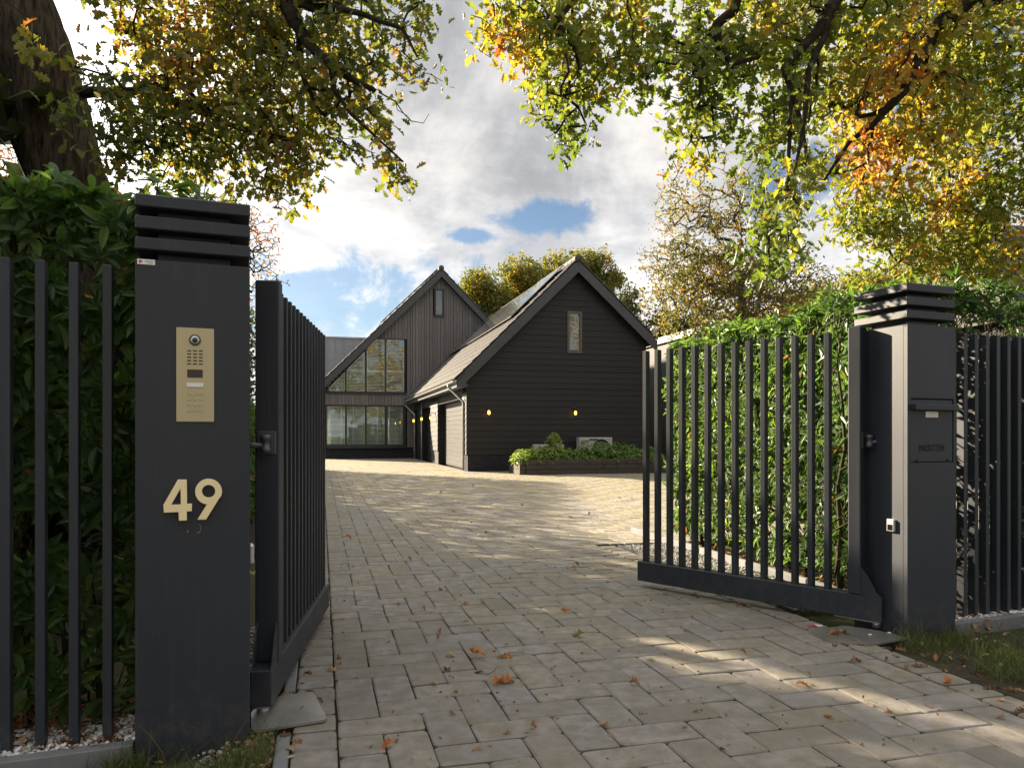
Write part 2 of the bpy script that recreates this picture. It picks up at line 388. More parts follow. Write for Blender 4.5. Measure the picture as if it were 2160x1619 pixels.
COAT = mat_coat(); PAVER = mat_paver(); GROUND = mat_ground(); BRASS = mat_brass(); GOLD = mat_brass_bright()
GALV = mat_simple('galvanised_steel', (0.42, 0.42, 0.42), 0.42, 0.7, 0.2, 60, 0.25)
PLATE = mat_simple('worn_steel_plate', (0.34, 0.33, 0.30), 0.40, 0.75, 0.3, 90, 0.30)
HINGE = mat_simple('dark_cast_steel', (0.10, 0.10, 0.11), 0.45, 0.6, 0.2, 120, 0.2)
ZINC = mat_simple('zinc', (0.40, 0.40, 0.39), 0.40, 0.55, 0.15, 40, 0.15)
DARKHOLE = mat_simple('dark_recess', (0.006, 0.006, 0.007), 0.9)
JOINT = mat_simple('joint_sand', (0.030, 0.027, 0.018), 0.95, 0, 0.8, 120, 0.3, 0.1)
CONC = mat_simple('concrete_edging', (0.17, 0.175, 0.18), 0.85, 0, 0.6, 150, 0.2, 0.3)
PLAST = mat_simple('white_plastic', (0.78, 0.78, 0.76), 0.4)
SILVER = mat_simple('silver_plastic', (0.66, 0.66, 0.66), 0.25, 0.5)
BLACKG = mat_simple('black_lens', (0.01, 0.01, 0.012), 0.08, 0, 0, 1, 0, 0.8)
SMOKE = mat_simple('smoked_reader_window', (0.045, 0.033, 0.026), 0.35)
RED = mat_simple('red_print', (0.55, 0.05, 0.05), 0.5)
PINK = mat_simple('pink_print', (0.62, 0.30, 0.42), 0.6)
GREYPRINT = mat_simple('grey_print', (0.22, 0.20, 0.20), 0.6)
CLAD_BLACK = mat_wood('black_stained_planks', (0.0115, 0.0108, 0.0110), (0.024, 0.0222, 0.0220), (1.2, 1.2, 16), 0.50, 0.5)
CLAD_GREY = mat_wood('grey_brown_boards', (0.145, 0.132, 0.127), (0.210, 0.195, 0.188), (10, 10, 0.8), 0.7, 0.25)
SLEEPER = mat_wood('dark_sleepers', (0.040, 0.034, 0.028), (0.085, 0.072, 0.060), (1.2, 1.2, 10), 0.75, 0.6)
FASCIA = mat_simple('dark_grey_paint', (0.050, 0.053, 0.060), 0.42, 0, 0.1, 30, 0.12)
FRAMEB = mat_simple('black_frame_paint', (0.020, 0.023, 0.028), 0.35)
FRAMEO = mat_simple('olive_brown_frame', (0.085, 0.074, 0.060), 0.45)
TILE = mat_simple('concrete_roof_tile', (0.070, 0.064, 0.062), 0.66, 0, 0.35, 60, 0.25, 0.25)
SHUTTER = mat_simple('white_shutter', (0.88, 0.90, 0.88), 0.5)
ROOM = mat_simple('dim_room', (0.05, 0.045, 0.04), 0.9)
PANEL = mat_simple('garage_door_paint', (0.055, 0.057, 0.057), 0.42, 0, 0.1, 60, 0.08)
ZINCWALL = mat_simple('grey_zinc_cladding', (0.30, 0.305, 0.33), 0.55, 0.3, 0.1, 20, 0.10)
LIGHTEDGE = mat_simple('pale_roof_edge', (0.26, 0.235, 0.21), 0.6)
AC = mat_simple('ivory_enamel', (0.42, 0.41, 0.38), 0.45)
GLASS = mat_glass(); SOLAR = mat_solar(); BRICK = mat_brick()
def _bulb():
    k = N('warm_bulb'); return k.pbr((0.5, 0.28, 0.08), 0.3, 0, None, 0.5, (1.0, 0.50, 0.07), 0.8)
BULB = _bulb()
OAKBARK = mat_bark('oak_bark', (0.026, 0.021, 0.017), (0.140, 0.112, 0.088), (11, 11, 1.6))
TWIG = mat_bark('twig_bark', (0.020, 0.017, 0.014), (0.045, 0.036, 0.028), (4, 4, 4), 0.4)
GREYBARK = mat_bark('grey_bark', (0.06, 0.05, 0.04), (0.13, 0.11, 0.09), (5, 5, 2), 0.4)
STEM = mat_bark('green_brown_stem', (0.045, 0.035, 0.020), (0.075, 0.075, 0.035), (5, 5, 5), 0.2)
OAK_L = mat_leaf('oak_leaves_olive', [(0.0, (0.056, 0.084, 0.023)), (0.40, (0.105, 0.136, 0.032)), (0.62, (0.192, 0.192, 0.039)), (0.80, (0.296, 0.207, 0.045)), (0.92, (0.278, 0.120, 0.041)), (1.0, (0.159, 0.069, 0.033))], 0.50, 0.08, 0.5, 1.45)
OAK_R = mat_leaf('oak_leaves_turning', [(0.0, (0.056, 0.096, 0.022)), (0.35, (0.118, 0.162, 0.031)), (0.60, (0.229, 0.229, 0.039)), (0.78, (0.357, 0.245, 0.045)), (0.90, (0.375, 0.157, 0.037)), (1.0, (0.234, 0.077, 0.030))], 0.52, 0.08, 0.5, 1.6)
OAK_FAR = mat_leaf('oak_leaves_far', [(0.0, (0.068, 0.101, 0.027)), (0.45, (0.149, 0.162, 0.030)), (0.75, (0.324, 0.243, 0.034)), (1.0, (0.405, 0.203, 0.027))], 0.40, 0.05, 0.6, 1.5)
HAW = mat_leaf('hawthorn_leaves', [(0.0, (0.081, 0.095, 0.030)), (0.4, (0.169, 0.162, 0.043)), (0.7, (0.270, 0.189, 0.061)), (0.88, (0.297, 0.128, 0.068)), (1.0, (0.351, 0.108, 0.095))], 0.40, 0.05, 0.6, 1.5)
DARKL = mat_leaf('evergreen_leaves', [(0.0, (0.018, 0.030, 0.012)), (1.0, (0.060, 0.075, 0.024))], 0.25, 0.06, 0.6, 1.3)
LAUREL_D = mat_leaf('laurel_leaves', [(0.0, (0.026, 0.058, 0.021)), (0.55, (0.049, 0.101, 0.031)), (0.93, (0.098, 0.169, 0.034)), (0.965, (0.156, 0.195, 0.039)), (0.975, (0.260, 0.085, 0.026)), (1.0, (0.364, 0.169, 0.039))], 0.40, 0.07, 0.42, 2.5)
SHRUBL = mat_leaf('shrub_leaves', [(0.0, (0.073, 0.146, 0.033)), (0.6, (0.138, 0.244, 0.046)), (1.0, (0.260, 0.342, 0.057))], 0.32, 0.10, 0.4, 1.8)
DRY = mat_leaf('dry_fallen_leaves', [(0.0, (0.105, 0.050, 0.025)), (0.35, (0.230, 0.100, 0.040)), (0.6, (0.330, 0.190, 0.100)), (0.85, (0.400, 0.300, 0.190)), (1.0, (0.440, 0.380, 0.290))], 0.15, 0.05, 0.6, 1.2)
ORANGE_LEAF = mat_leaf('orange_fallen_leaf', [(0.0, (0.36, 0.135, 0.040)), (1.0, (0.46, 0.19, 0.055))], 0.2, 0.05, 0.6, 1.2)
GREEN_LEAF = mat_leaf('green_fallen_leaf', [(0.0, (0.16, 0.20, 0.07)), (1.0, (0.20, 0.24, 0.09))], 0.2, 0.05, 0.6, 1.2)
GRASS = mat_leaf('grass_blades', [(0.0, (0.045, 0.080, 0.018)), (0.50, (0.080, 0.120, 0.026)), (0.80, (0.150, 0.150, 0.045)), (1.0, (0.260, 0.210, 0.110))], 0.30, 0.05, 0.5, 1.5)
def mat_pebble(name, a, b):
    k = N(name); r = k.rand(); return k.pbr(k.mix(r, a, b), 0.7, 0, k.bump(k.noise(k.pos(), 150, 3), 0.4, 0.002), 0.3)
PEB_W = mat_pebble('white_pebbles', (0.42, 0.42, 0.42), (0.78, 0.78, 0.77)); PEB_G = mat_pebble('grey_gravel', (0.10, 0.10, 0.095), (0.40, 0.39, 0.37))

# ------------------------------------------------------------------ leaf shapes
def leaf_template(prof, fold=0.12, droop=0.15, wave=0.0):
    """prof: (t, halfwidth) along the midrib; returns verts, tris"""
    v = []; f = []
    for i, (t, w) in enumerate(prof):
        zc = -droop * t * t
        v += [(-w, t, zc + fold * w * 2 + wave * math.sin(i * 2.1)), (0, t, zc), (w, t, zc + fold * w * 2 - wave * math.sin(i * 1.7))]
    for i in range(len(prof) - 1):
        a = 3 * i
        for q in ((a, a + 1, a + 4, a + 3), (a + 1, a + 2, a + 5, a + 4)):
            p = [v[j] for j in q]
            t1 = (q[0], q[1], q[2]); t2 = (q[0], q[2], q[3])
            for tr in (t1, t2):
                A, B, Cc = (np.array(v[j]) for j in tr)
                if np.linalg.norm(np.cross(B - A, Cc - A)) > 1e-6: f.append(tr)
    return np.array(v, float), np.array(f, int)
LAUREL = leaf_template([(0, 0.001), (0.12, 0.055), (0.35, 0.135), (0.62, 0.145), (0.85, 0.085), (1.0, 0.002)], 0.30, 0.22)
LAUREL_S = leaf_template([(0, 0.001), (0.45, 0.15), (1.0, 0.002)], 0.30, 0.18)
OAKT = leaf_template([(0, 0.012), (0.12, 0.05), (0.28, 0.19), (0.36, 0.09), (0.52, 0.29), (0.61, 0.13), (0.76, 0.31), (0.84, 0.15), (1.0, 0.09)], 0.18, 0.15, 0.025)
OAKT_S = leaf_template([(0, 0.01), (0.25, 0.20), (0.38, 0.09), (0.60, 0.32), (0.72, 0.14), (0.88, 0.22), (1.0, 0.04)], 0.15, 0.12)
SMALL = leaf_template([(0, 0.001), (0.5, 0.30), (1.0, 0.01)], 0.2, 0.1)

# ------------------------------------------------------------------ tree growing
def grow(limbs, tips, step=0.14, wig=0.35, r0=0.0028, expo=0.5, minr=0.0, sag=0.0):
    """limbs: list of lists of (x,y,z,r). tips: (n,3). Returns node positions, parents, radii."""
    P = []; par = []; fixed = []
    for lb in limbs:
        last = -1
        for i in range(len(lb) - 1):
            a = np.array(lb[i]); b = np.array(lb[i + 1]); L = np.linalg.norm(b[:3] - a[:3]); k = max(1, int(L / step))
            for j in range(k + (1 if i == len(lb) - 2 else 0)):
                q = a + (b - a) * j / k
                w = q[3] * 0.35
                P.append(q[:3] + rng.normal(size=3) * w * 0.5); par.append(last); fixed.append(q[3]); last = len(P) - 1
    nl = len(P)
    cap = nl + len(tips) * 80
    X = np.zeros((cap, 3)); X[:nl] = P; n = nl
    par = list(par); d0 = np.array([np.min(np.sum((X[:nl] - t) ** 2, 1)) for t in tips]); order = np.argsort(d0)
    tipidx = []
    for ti in order:
        t = tips[ti]; d = np.sum((X[:n] - t) ** 2, 1); j = int(np.argmin(d)); L = math.sqrt(d[j])
        k = max(1, int(math.ceil(L / step))); a = X[j].copy(); side = rng.normal(size=3) * L * 0.10; last = j
        for i in range(1, k + 1):
            s = i / k
            q = a + (t - a) * s + side * math.sin(PI * s) + (rng.normal(size=3) * step * wig * (0.6 if i < k else 0.0))
            q[2] -= sag * math.sin(PI * s) * L
            if n >= cap: break
            X[n] = q; par.append(last); last = n; n += 1
        tipidx.append(last)
    X = X[:n]; par = np.array(par); cnt = np.zeros(n); 
    for i in tipidx: cnt[i] += 1
    for i in range(n - 1, -1, -1):
        if par[i] >= 0: cnt[par[i]] += cnt[i]
    rad = np.maximum(minr, r0 * np.maximum(cnt, 1) ** expo)
    rad[:nl] = np.maximum(np.array(fixed), np.minimum(rad[:nl], np.array(fixed) * 1.3))
    return X, par, rad, np.array(tipidx), nl
def wood_mesh(name, X, par, rad, sides=5):
    i = np.where(par >= 0)[0]; A = X[par[i]]; B = X[i]; ra = np.minimum(rad[par[i]], rad[i] * 1.5); rb = rad[i]
    t = B - A; L = np.linalg.norm(t, axis=1, keepdims=True) + 1e-9; t /= L
    up = np.where(np.abs(t[:, 2:3]) < 0.9, np.array([[0, 0, 1.0]]), np.array([[1.0, 0, 0]]))
    u = np.cross(t, up); u /= np.linalg.norm(u, axis=1, keepdims=True); w = np.cross(t, u)
    A = A - t * ra[:, None] * 0.3; B = B + t * rb[:, None] * 0.3
    an = np.arange(sides) * 2 * PI / sides
    ring = u[:, None, :] * np.cos(an)[None, :, None] + w[:, None, :] * np.sin(an)[None, :, None]
    V = np.concatenate([A[:, None] + ring * ra[:, None, None], B[:, None] + ring * rb[:, None, None]], 1)
    k = np.arange(sides); k2 = (k + 1) % sides; tf = np.stack([k, k2, k2 + sides, k + sides], 1)
    Fc = tf[None] + (np.arange(len(i)) * 2 * sides)[:, None, None]
    return np_mesh(name, V.reshape(-1, 3), Fc.reshape(-1, 4), smooth=True)
def leaf_cloud(name, tmpl, pts, per, spread, size, tint_c, mat, parent, jitter=0.18, droop=0.3, size_var=0.3, orange=None):
    n = len(pts) * per
    base = np.repeat(pts, per, 0) + rdir(n) * (rng.random(n)[:, None] ** 0.6) * spread
    yd = rdir(n); yd[:, 2] -= droop; nd = rdir(n); nd[:, 2] += 0.5
    t = np.clip(np.repeat(tint_c, per) + rng.normal(size=n) * jitter, 0, 1)
    V, Fc, at_ = scatter(tmpl[0], tmpl[1], base, frames(yd, nd), size * (1 + size_var * (rng.random(n) - 0.5) * 2), t)
    o = link(name, np_mesh(name, V, Fc, attr=at_), mat, parent); o['kind'] = 'stuff'; return o
def blob_points(blobs, dens):
    """blobs: (x,y,z,rx,ry,rz[,weight]); tips spread through the volume, thinned near rims"""
    out = []
    for b in blobs:
        w = b[6] if len(b) > 6 else 1.0
        n = max(3, int(dens * w * b[3] * b[5] * PI)); d = rdir(n) * (rng.random(n)[:, None] ** 0.42)
        out.append(np.array(b[:3]) + d * np.array(b[3:6]))
    return np.concatenate(out)
def cluster_tint(pts, scale, base, amp, off=0.0):
    return np.array([base + amp * noise.noise(Vector((p[0] * scale + off, p[1] * scale, p[2] * scale))) * 2 for p in pts])

# ------------------------------------------------------------------ ground, drive and forecourt
TH = R(14.45); Fv = Vector((math.cos(TH), math.sin(TH), 0)); Dv = Vector((-math.sin(TH), math.cos(TH), 0))
E0 = Vector((-0.73, 3.13, 0))                        # where the left seam of the paving meets the foot of the view
def EW(u, v, z=0.0): return E0 + Fv * u + Dv * v + Vector((0, 0, z))
gm = MB().poly([(-400, -400, -0.06), (400, -400, -0.06), (400, 700, -0.06), (-400, 700, -0.06)], [(0, 1, 2, 3)])
tag(gm.build('ground', GROUND), kind='structure')
rd = MB().box(-60, 60, -12.0, -5.5, -0.055, -0.03)
tag(rd.build('road', mat_simple('asphalt', (0.05, 0.05, 0.052), 0.85, 0, 0.7, 120, 0.2, 0.3), None, rot=(0, 0, R(21))), kind='structure')

drive = MB().prism([(-0.27, -7.0), (3.60, -7.0), (3.52, 5.6), (16.5, 5.6), (16.5, 29.0), (5.37, 29.0), (5.37, 41.5), (-3.5, 41.5), (-3.5, 6.0), (-0.27, 6.0)], 'z', -0.055, -0.014)
drive_o = drive.build('driveway', JOINT, None, loc=E0, rot=(0, 0, TH)); tag(drive_o, kind='structure')
PL, PW = 0.4126, 0.2063
def paver_shape(L, W, seed, n=3):
    r = random.Random(seed); g = 0.0032; c = 0.009; x = L / 2 - g; y = W / 2 - g; rc = 0.012
    ring = []
    for sx, sy, a0 in ((1, 1, 0), (-1, 1, 90), (-1, -1, 180), (1, -1, 270)):
        q = rc * r.uniform(0.6, 2.2)
        for a in (10, 80):
            an = R(a0 + a); ring.append((sx * (x - q) + q * math.cos(an) + r.uniform(-.002, .002), sy * (y - q) + q * math.sin(an) + r.uniform(-.002, .002)))
    n = len(ring); v = [(a, b, -0.03) for a, b in ring] + [(a, b, -0.0048 + r.uniform(-.0015, .001)) for a, b in ring]
    v += [(a * (1 - c / x), b * (1 - c / y), r.uniform(-.0012, .0012)) for a, b in ring]
    f = [(i, (i + 1) % n, n + (i + 1) % n, n + i) for i in range(n)] + [(n + i, n + (i + 1) % n, 2 * n + (i + 1) % n, 2 * n + i) for i in range(n)]
    f.append(tuple(range(2 * n, 3 * n)))
    return v, f
def tri_faces(f):
    out = []
    for q in f:
        for i in range(1, len(q) - 1): out.append((q[0], q[i], q[i + 1]))
    return out
shapes = [paver_shape(PL, PW, s) for s in range(10)]; shapes_b = [paver_shape(0.204, 0.20, 50 + s) for s in range(4)]
meshes = []
for v, f in shapes + shapes_b:
    me = bpy.data.meshes.new('paver'); me.from_pydata(v, [], f); me.materials.append(PAVER); meshes.append(me)
cells = []                                           # (u, v, turned, kind)
def keep(u, v):
    if v > 41.4 or v < -3.0: return False
    if v < 5.7: return 0.0 <= u <= 3.30
    if v < 24.6: return -0.0 <= u <= 16.3
    return 0.0 <= u <= 5.3 and v >= 24.6
# herringbone on a grid of half-units: each cell of the unit grid belongs to one paver
for i in range(-40, 110):
    for j in range(-40, 240):
        m = (i - j) % 4
        if m == 0: uu, vv, t = (i + 1) * PW, (j + 0.5) * PW, 0      # lies across: cells (i,j),(i+1,j)
        elif m == 3: uu, vv, t = (i + 0.5) * PW, (j + 1) * PW, 1    # lies along: cells (i,j),(i,j+1)
        else: continue
        vv = vv - 3.0
        if t == 0:
            a, b = keep(uu - PW / 2, vv), keep(uu + PW / 2, vv)
        else: a, b = keep(uu, vv - PW / 2), keep(uu, vv + PW / 2)
        if a and b: cells.append((uu, vv, t, 0))
        elif a or b:
            s = -1 if a else 1
            cells.append((uu + (0 if t else s * PW / 2), vv + (s * PW / 2 if t else 0), t, 2))
half = [paver_shape(PW, PW, 80 + s) for s in range(3)]
hm = []
for v, f in half:
    me = bpy.data.meshes.new('paver'); me.from_pydata(v, [], f); me.materials.append(PAVER); hm.append(me)
v = -3.0
while v < 41.3:
    cells.append((-0.105, v, 0, 1)); v += 0.206
v = -3.0
while v < 5.6:
    cells.append((3.415, v, 0, 1)); v += 0.206
rr = random.Random(7); info = []
for (u, v, t, kd) in cells:
    w = EW(u, v)
    if w.y < 0.6: dist = 1e6 + w.length
    else:
        px = CX + w.x / w.y * F_PX; py = HY + EYE / w.y * F_PX
        dist = w.length if (600 < px < 2190 and py < 1660) else 1e6
    info.append((dist, u, v, t, kd))
info.sort()
groups = {}
for k, (dist, u, v, t, kd) in enumerate(info):
    z = 0.008 * noise.noise(Vector((u * 0.5, v * 0.5, 3))) + rr.uniform(-0.0022, 0.0022)
    rx, ry, rz = rr.gauss(0, 0.0055), rr.gauss(0, 0.0055), (PI / 2 if t else 0) + rr.gauss(0, 0.008) + (PI if rr.random() < .5 else 0)
    si = {0: rr.randrange(10), 1: 10 + rr.randrange(4), 2: 14 + rr.randrange(3)}[kd]
    u += rr.gauss(0, 0.0012); v += rr.gauss(0, 0.0012)
    if k < 300:
        o = link('paver', (meshes + hm)[si], None, drive_o, (u, v, z), (rx, ry, rz))
    else: groups.setdefault(si, []).append((u, v, z, rx, ry, rz))
AV, AF = [], []; off = 0
for si, L in groups.items():
    sv, sf = (shapes + shapes_b + half)[si]; tv = np.array(sv); tf = np.array(tri_faces(sf)); A = np.array(L)
    cx_, sx_, cy_, sy_, cz_, sz_ = np.cos(A[:, 3]), np.sin(A[:, 3]), np.cos(A[:, 4]), np.sin(A[:, 4]), np.cos(A[:, 5]), np.sin(A[:, 5])
    rot = np.zeros((len(A), 3, 3))
    rot[:, 0, 0] = cz_; rot[:, 0, 1] = -sz_; rot[:, 1, 0] = sz_; rot[:, 1, 1] = cz_; rot[:, 2, 2] = 1
    rot[:, 2, 0] = -A[:, 4] * cz_ + A[:, 3] * sz_; rot[:, 2, 1] = A[:, 4] * sz_ + A[:, 3] * cz_
    V, Fc, _ = scatter(tv, tf, A[:, :3], rot, np.ones(len(A)))
    AV.append(V); AF.append(Fc + off); off += len(V)
link('far_pavers', np_mesh('far_pavers', np.concatenate(AV), np.concatenate(AF)), PAVER, drive_o, kind='stuff')

# kerbs and gravel strips beside the drive
kb = MB(); v = -3.0
kerb = thing('kerb', None, None, E0, TH); kerb['kind'] = 'structure'
while v < 8:
    MB().cbox(-0.275, -0.213, v, v + (0.40 if abs(v) < .1 else 0.985), -0.10, 0.004, 0.006).build('kerb_stone', CONC, kerb)
    v += 1.0
edg = thing('edging', None, None, E0, TH); edg['kind'] = 'structure'
v = 1.7
while v < 5.9:
    MB().cbox(4.24, 4.30, v, v + 0.985, -0.10, 0.075, 0.005).build('edging_stone', CONC, edg); v += 1.0
MB().box(3.56, 3.58, 1.9, 5.5, -0.05, 0.012).build('steel_edge', HINGE, edg)
MB().box(3.56, 4.25, 5.5, 5.52, -0.05, 0.012).build('steel_edge', HINGE, edg)

def pebbles(name, mat, pts, size, var=0.5, flat=0.6, label=None, parent=None):
    bm = bmesh.new(); bmesh.ops.create_icosphere(bm, subdivisions=1, radius=1.0)
    tv = np.array([v.co[:] for v in bm.verts]); tf = np.array([[v.index for v in f.verts] for f in bm.faces]); bm.free()
    n = len(pts); s = size * (1 + var * (rng.random(n) * 2 - 1)); sc3 = np.stack([s * rng.uniform(.7, 1.3, n), s * rng.uniform(.7, 1.3, n), s * flat * rng.uniform(.7, 1.3, n)], 1)
    V, Fc, _ = scatter(tv, tf, np.array(pts), frames(rdir(n) * [1, 1, .3], rdir(n) * .4 + [0, 0, 1]), sc3)
    o = link(name, np_mesh(name, V, Fc), mat, parent); o['kind'] = 'stuff'; 
    if label: o['label'] = label
    return o
def strip_pts(n, fn): return np.array([fn(rng.random(), rng.random(), rng.random()) for _ in range(n)])
pebbles('gravel', PEB_G, strip_pts(9000, lambda a, b, c: tuple(EW(3.58 + 0.66 * a, 1.95 + 3.55 * b, -0.012 + 0.02 * c))), 0.011)

# ------------------------------------------------------------------ gate pillars
SA = R(21.0); Sv = Vector((math.cos(SA), math.sin(SA), 0)); Nv = Vector((-math.sin(SA), math.cos(SA), 0))
OL = Vector((-1.649, 3.235, 0)); OR = Vector((2.748, 5.14, 0)); PWD, PDP = 0.474, 0.47
def pillar_frame(o): return o
def build_pillar(name, label, o, w, flap=False):
    t = thing(name, label, 'gate pillar', o, SA, 'black gate pillars with slatted caps')
    if not flap:
        MB().cbox(0, w, 0, PDP, -0.15, 2.172, 0.004).build('body', COAT, t)
    s = 0
    for z0, z1 in ((2.404, 2.460), (2.306, 2.364), (2.215, 2.270)):
        MB().cbox(-0.001, w + 0.001, -0.001, PDP + 0.001, z0, z1, 0.005).build('cap_slab', COAT, t)
    MB().box(0.085, w - 0.085, 0.085, PDP - 0.085, 2.171, 2.41).build('cap_core', FRAMEB, t)
    return t
pl = build_pillar('gate_pillar', 'left gate pillar carrying the number 49 and brass intercom', OL, PWD)
pr = build_pillar('gate_pillar', 'right gate pillar with the parcel flap reading PAKKETTEN', OR, 0.462, True)
def loc_on(o, px, py):                               # picture point -> distance along and height on a pillar's street face
    return on_plane(px, py, (o.x, o.y), (Sv.x, Sv.y))
# right pillar body built round the parcel opening
fx0, fz1 = loc_on(OR, 1921, 839); fx1, fz0 = loc_on(OR, 2012, 974)
fx0 = max(fx0, 0.018); fx1 = min(fx1, 0.446)
b = MB(); w = 0.462; c = 0.004
b.cbox(0, w, 0.03, PDP, -0.15, 2.172, c)
b.build('body', COAT, pr)
f = MB().box(0.0, fx0, 0, 0.031, -0.15, 2.172).box(fx1, w, 0, 0.031, -0.15, 2.172).box(fx0, fx1, 0, 0.031, -0.15, fz0).box(fx0, fx1, 0, 0.031, fz1, 2.172)
f.build('front_plate', COAT, pr)
MB().box(fx0, fx1, 0.028, 0.0299, fz0, fz1).build('flap_recess', DARKHOLE, pr)
g = 0.005
_, zs1 = loc_on(OR, 1930, 852); _, zs0 = loc_on(OR, 1930, 864.5)
fl = MB().cbox(fx0 + g, fx1 - g, 0.004, 0.026, fz0 + g, fz1 - 0.009, 0.002).build('parcel_flap', COAT, pr)
MB().cbox(fx0 + 0.004, fx1 + 0.006, -0.040, 0.006, zs0, zs1, 0.003).build('handle_bar', COAT, fl)
for hx in (fx0 + 0.05, fx1 - 0.065): MB().box(hx, hx + 0.008, 0.0, 0.0045, fz0 - 0.004, fz0 + 0.022).box(hx + 0.014, hx + 0.022, 0.0, 0.0045, fz0 - 0.004, fz0 + 0.016).build('hinge_tab', DARKHOLE, fl)
tx0, tz0 = loc_on(OR, 1940, 952.5); tx1, tz1 = loc_on(OR, 1992.5, 937.5)
th = tz1 - tz0; tm = text_mesh('lettering', 'PAKKETTEN', th * 1.38, 0.0016, 1.0, 1.03)
xs_ = [v.co.x for v in tm.vertices]; wd = max(xs_) - min(xs_)
for v in tm.vertices: v.co.x *= (tx1 - tx0) / wd
link('lettering', tm, DARKHOLE, fl, ((tx0 + tx1) / 2, 0.0032, (tz0 + tz1) / 2), (R(90), 0, 0))
# stencil bridges across the letters
br = MB(); lw = (tx1 - tx0) / 9
for i in range(9):
    if i in (1, 3, 4, 5, 7): br.box(tx0 + lw * (i + .38), tx0 + lw * (i + .50), 0.0012, 0.0022, tz0 - .001, tz1 + .001)
sx0, sz1 = loc_on(OR, 1953.5, 867.5); sx1, sz0 = loc_on(OR, 1979.5, 880)
st = MB().cbox(sx0, sx1, 0.0018, 0.0038, sz0, sz1, 0.0008).build('sticker', PLAST, fl)
for i, (q, mt) in enumerate(((0.78, RED), (0.52, PINK), (0.30, PINK), (0.14, PINK))):
    zz_ = sz0 + (sz1 - sz0) * q; a, b_ = (0.3, 0.7) if i == 0 else (0.1, 0.9)
    d_ = MB()
    n_ = 9
    for j in range(n_):
        if (j * 7 + i) % 5 != 4: d_.box(sx0 + (sx1 - sx0) * (a + (b_ - a) * j / n_), sx0 + (sx1 - sx0) * (a + (b_ - a) * (j + .75) / n_), 0.0010, 0.0016, zz_ - 0.0012, zz_ + 0.0012)
    d_.build('sticker_print', mt, fl)
# left pillar: intercom, number, maker's sticker
ix0, iz1 = loc_on(OL, 372, 690); ix1, iz0 = loc_on(OL, 451.5, 889.5)
ic = thing('intercom', 'brass video intercom panel on the front of the left pillar', 'intercom', OL, SA)
IW, IH = ix1 - ix0, iz1 - iz0
MB().cbox(ix0, ix1, -0.006, 0.004, iz0, iz1, 0.0015).build('face_plate', BRASS, ic)
def ipt(zx, zy):                                     # measured on an enlargement of the panel
    return loc_on(OL, 340 + zx * 140 / 944, 660 + zy * 240 / 1619)
cxi, czi = ipt(482, 388); rcam = (ipt(566, 388)[0] - ipt(398, 388)[0]) / 2
cm = MB().lathe([(rcam, -0.0062), (rcam, -0.0125), (rcam * .92, -0.014), (rcam * .90, -0.0125), (rcam * .88, -0.009)], cxi, 0, czi, 28, 'y').build('camera_ring', HINGE, ic, True)
MB().lathe([(rcam * .86, -0.009), (rcam * .80, -0.013), (rcam * .5, -0.0165), (0.001, -0.0175)], cxi, 0, czi, 28, 'y').build('lens_dome', mat_simple('lens_reflector', (0.45, 0.50, 0.52), 0.12, 0.6), cm, True)
MB().lathe([(rcam * .46, -0.0168), (rcam * .40, -0.020), (0.001, -0.021)], cxi, 0, czi, 20, 'y').build('lens', BLACKG, cm, True)
for r_ in range(5):
    for c_ in range(3):
        a = ipt(371 + c_ * 83, 527 + r_ * 46.5 + c_ * 2.5); b_ = ipt(427 + c_ * 83, 548 + r_ * 46.5 + c_ * 2.5)
        MB().box(a[0], b_[0], -0.0072, -0.0062, b_[1], a[1]).build('speaker_slot', SMOKE, ic)
a = ipt(371, 802); b_ = ipt(592, 924); MB().box(a[0], b_[0], -0.0074, -0.0062, b_[1], a[1]).build('sensor_window', SMOKE, ic)
a = ipt(363, 995); b_ = ipt(603, 1058); MB().cbox(a[0], b_[0], -0.011, -0.0062, b_[1], a[1], 0.001).build('bell_button', PLAST, ic)
for r_ in range(4):
    for c_ in range(3):
        a = ipt(374 + c_ * 83, 1126 + r_ * 78); b_ = ipt(425 + c_ * 83, 1172 + r_ * 78)
        MB().cbox(a[0], b_[0], -0.0085, -0.0062, b_[1], a[1], 0.0015).build('keypad_key', BRASS, ic)
def npt(zx, zy):
    return loc_on(OL, 330 + zx * 160 / 1850, 990 + zy * 140 / 1619)
num = thing('house_number', 'polished brass house number 49 on the left gate pillar', 'house number', OL, SA)
def L2(pts): return [npt(*p) for p in pts]
four = outline_mesh('numeral_four', [L2([(535, 238), (738, 240), (748, 825), (865, 822), (865, 996), (745, 1000), (745, 1220), (560, 1224), (550, 1015), (195, 1030), (185, 845)]), L2([(600, 435), (608, 842), (358, 850)])], 0.014, 0.0008)
arc = [(1275 + 320 * math.cos(R(a)), 527 - 308 * math.sin(R(a))) for a in range(-20, 262, 6)]
nine = outline_mesh('numeral_nine', [L2(arc + [(1245, 822), (1010, 1200), (1212, 1198), (1520, 700)]), L2([(1275 + 165 * math.cos(R(a)), 517 - 157 * math.sin(R(a))) for a in range(0, 360, 10)])], 0.014, 0.0008)
for me, nm in ((four, 'numeral_four'), (nine, 'numeral_nine')): link(nm, me, GOLD, num, (0, -0.018, 0), (R(90), 0, 0))
a = loc_on(OL, 289.5, 545.5); b_ = loc_on(OL, 327, 559.5)
stk = thing('sticker', "small white installer's sticker with red arrow at the top left of the left pillar", 'sticker', OL, SA)
a = (max(a[0], 0.006), a[1]); MB().cbox(a[0], b_[0], -0.0025, -0.0005, b_[1], a[1], 0.0006).build('label_card', PLAST, stk)
sw, sh = b_[0] - a[0], a[1] - b_[1]
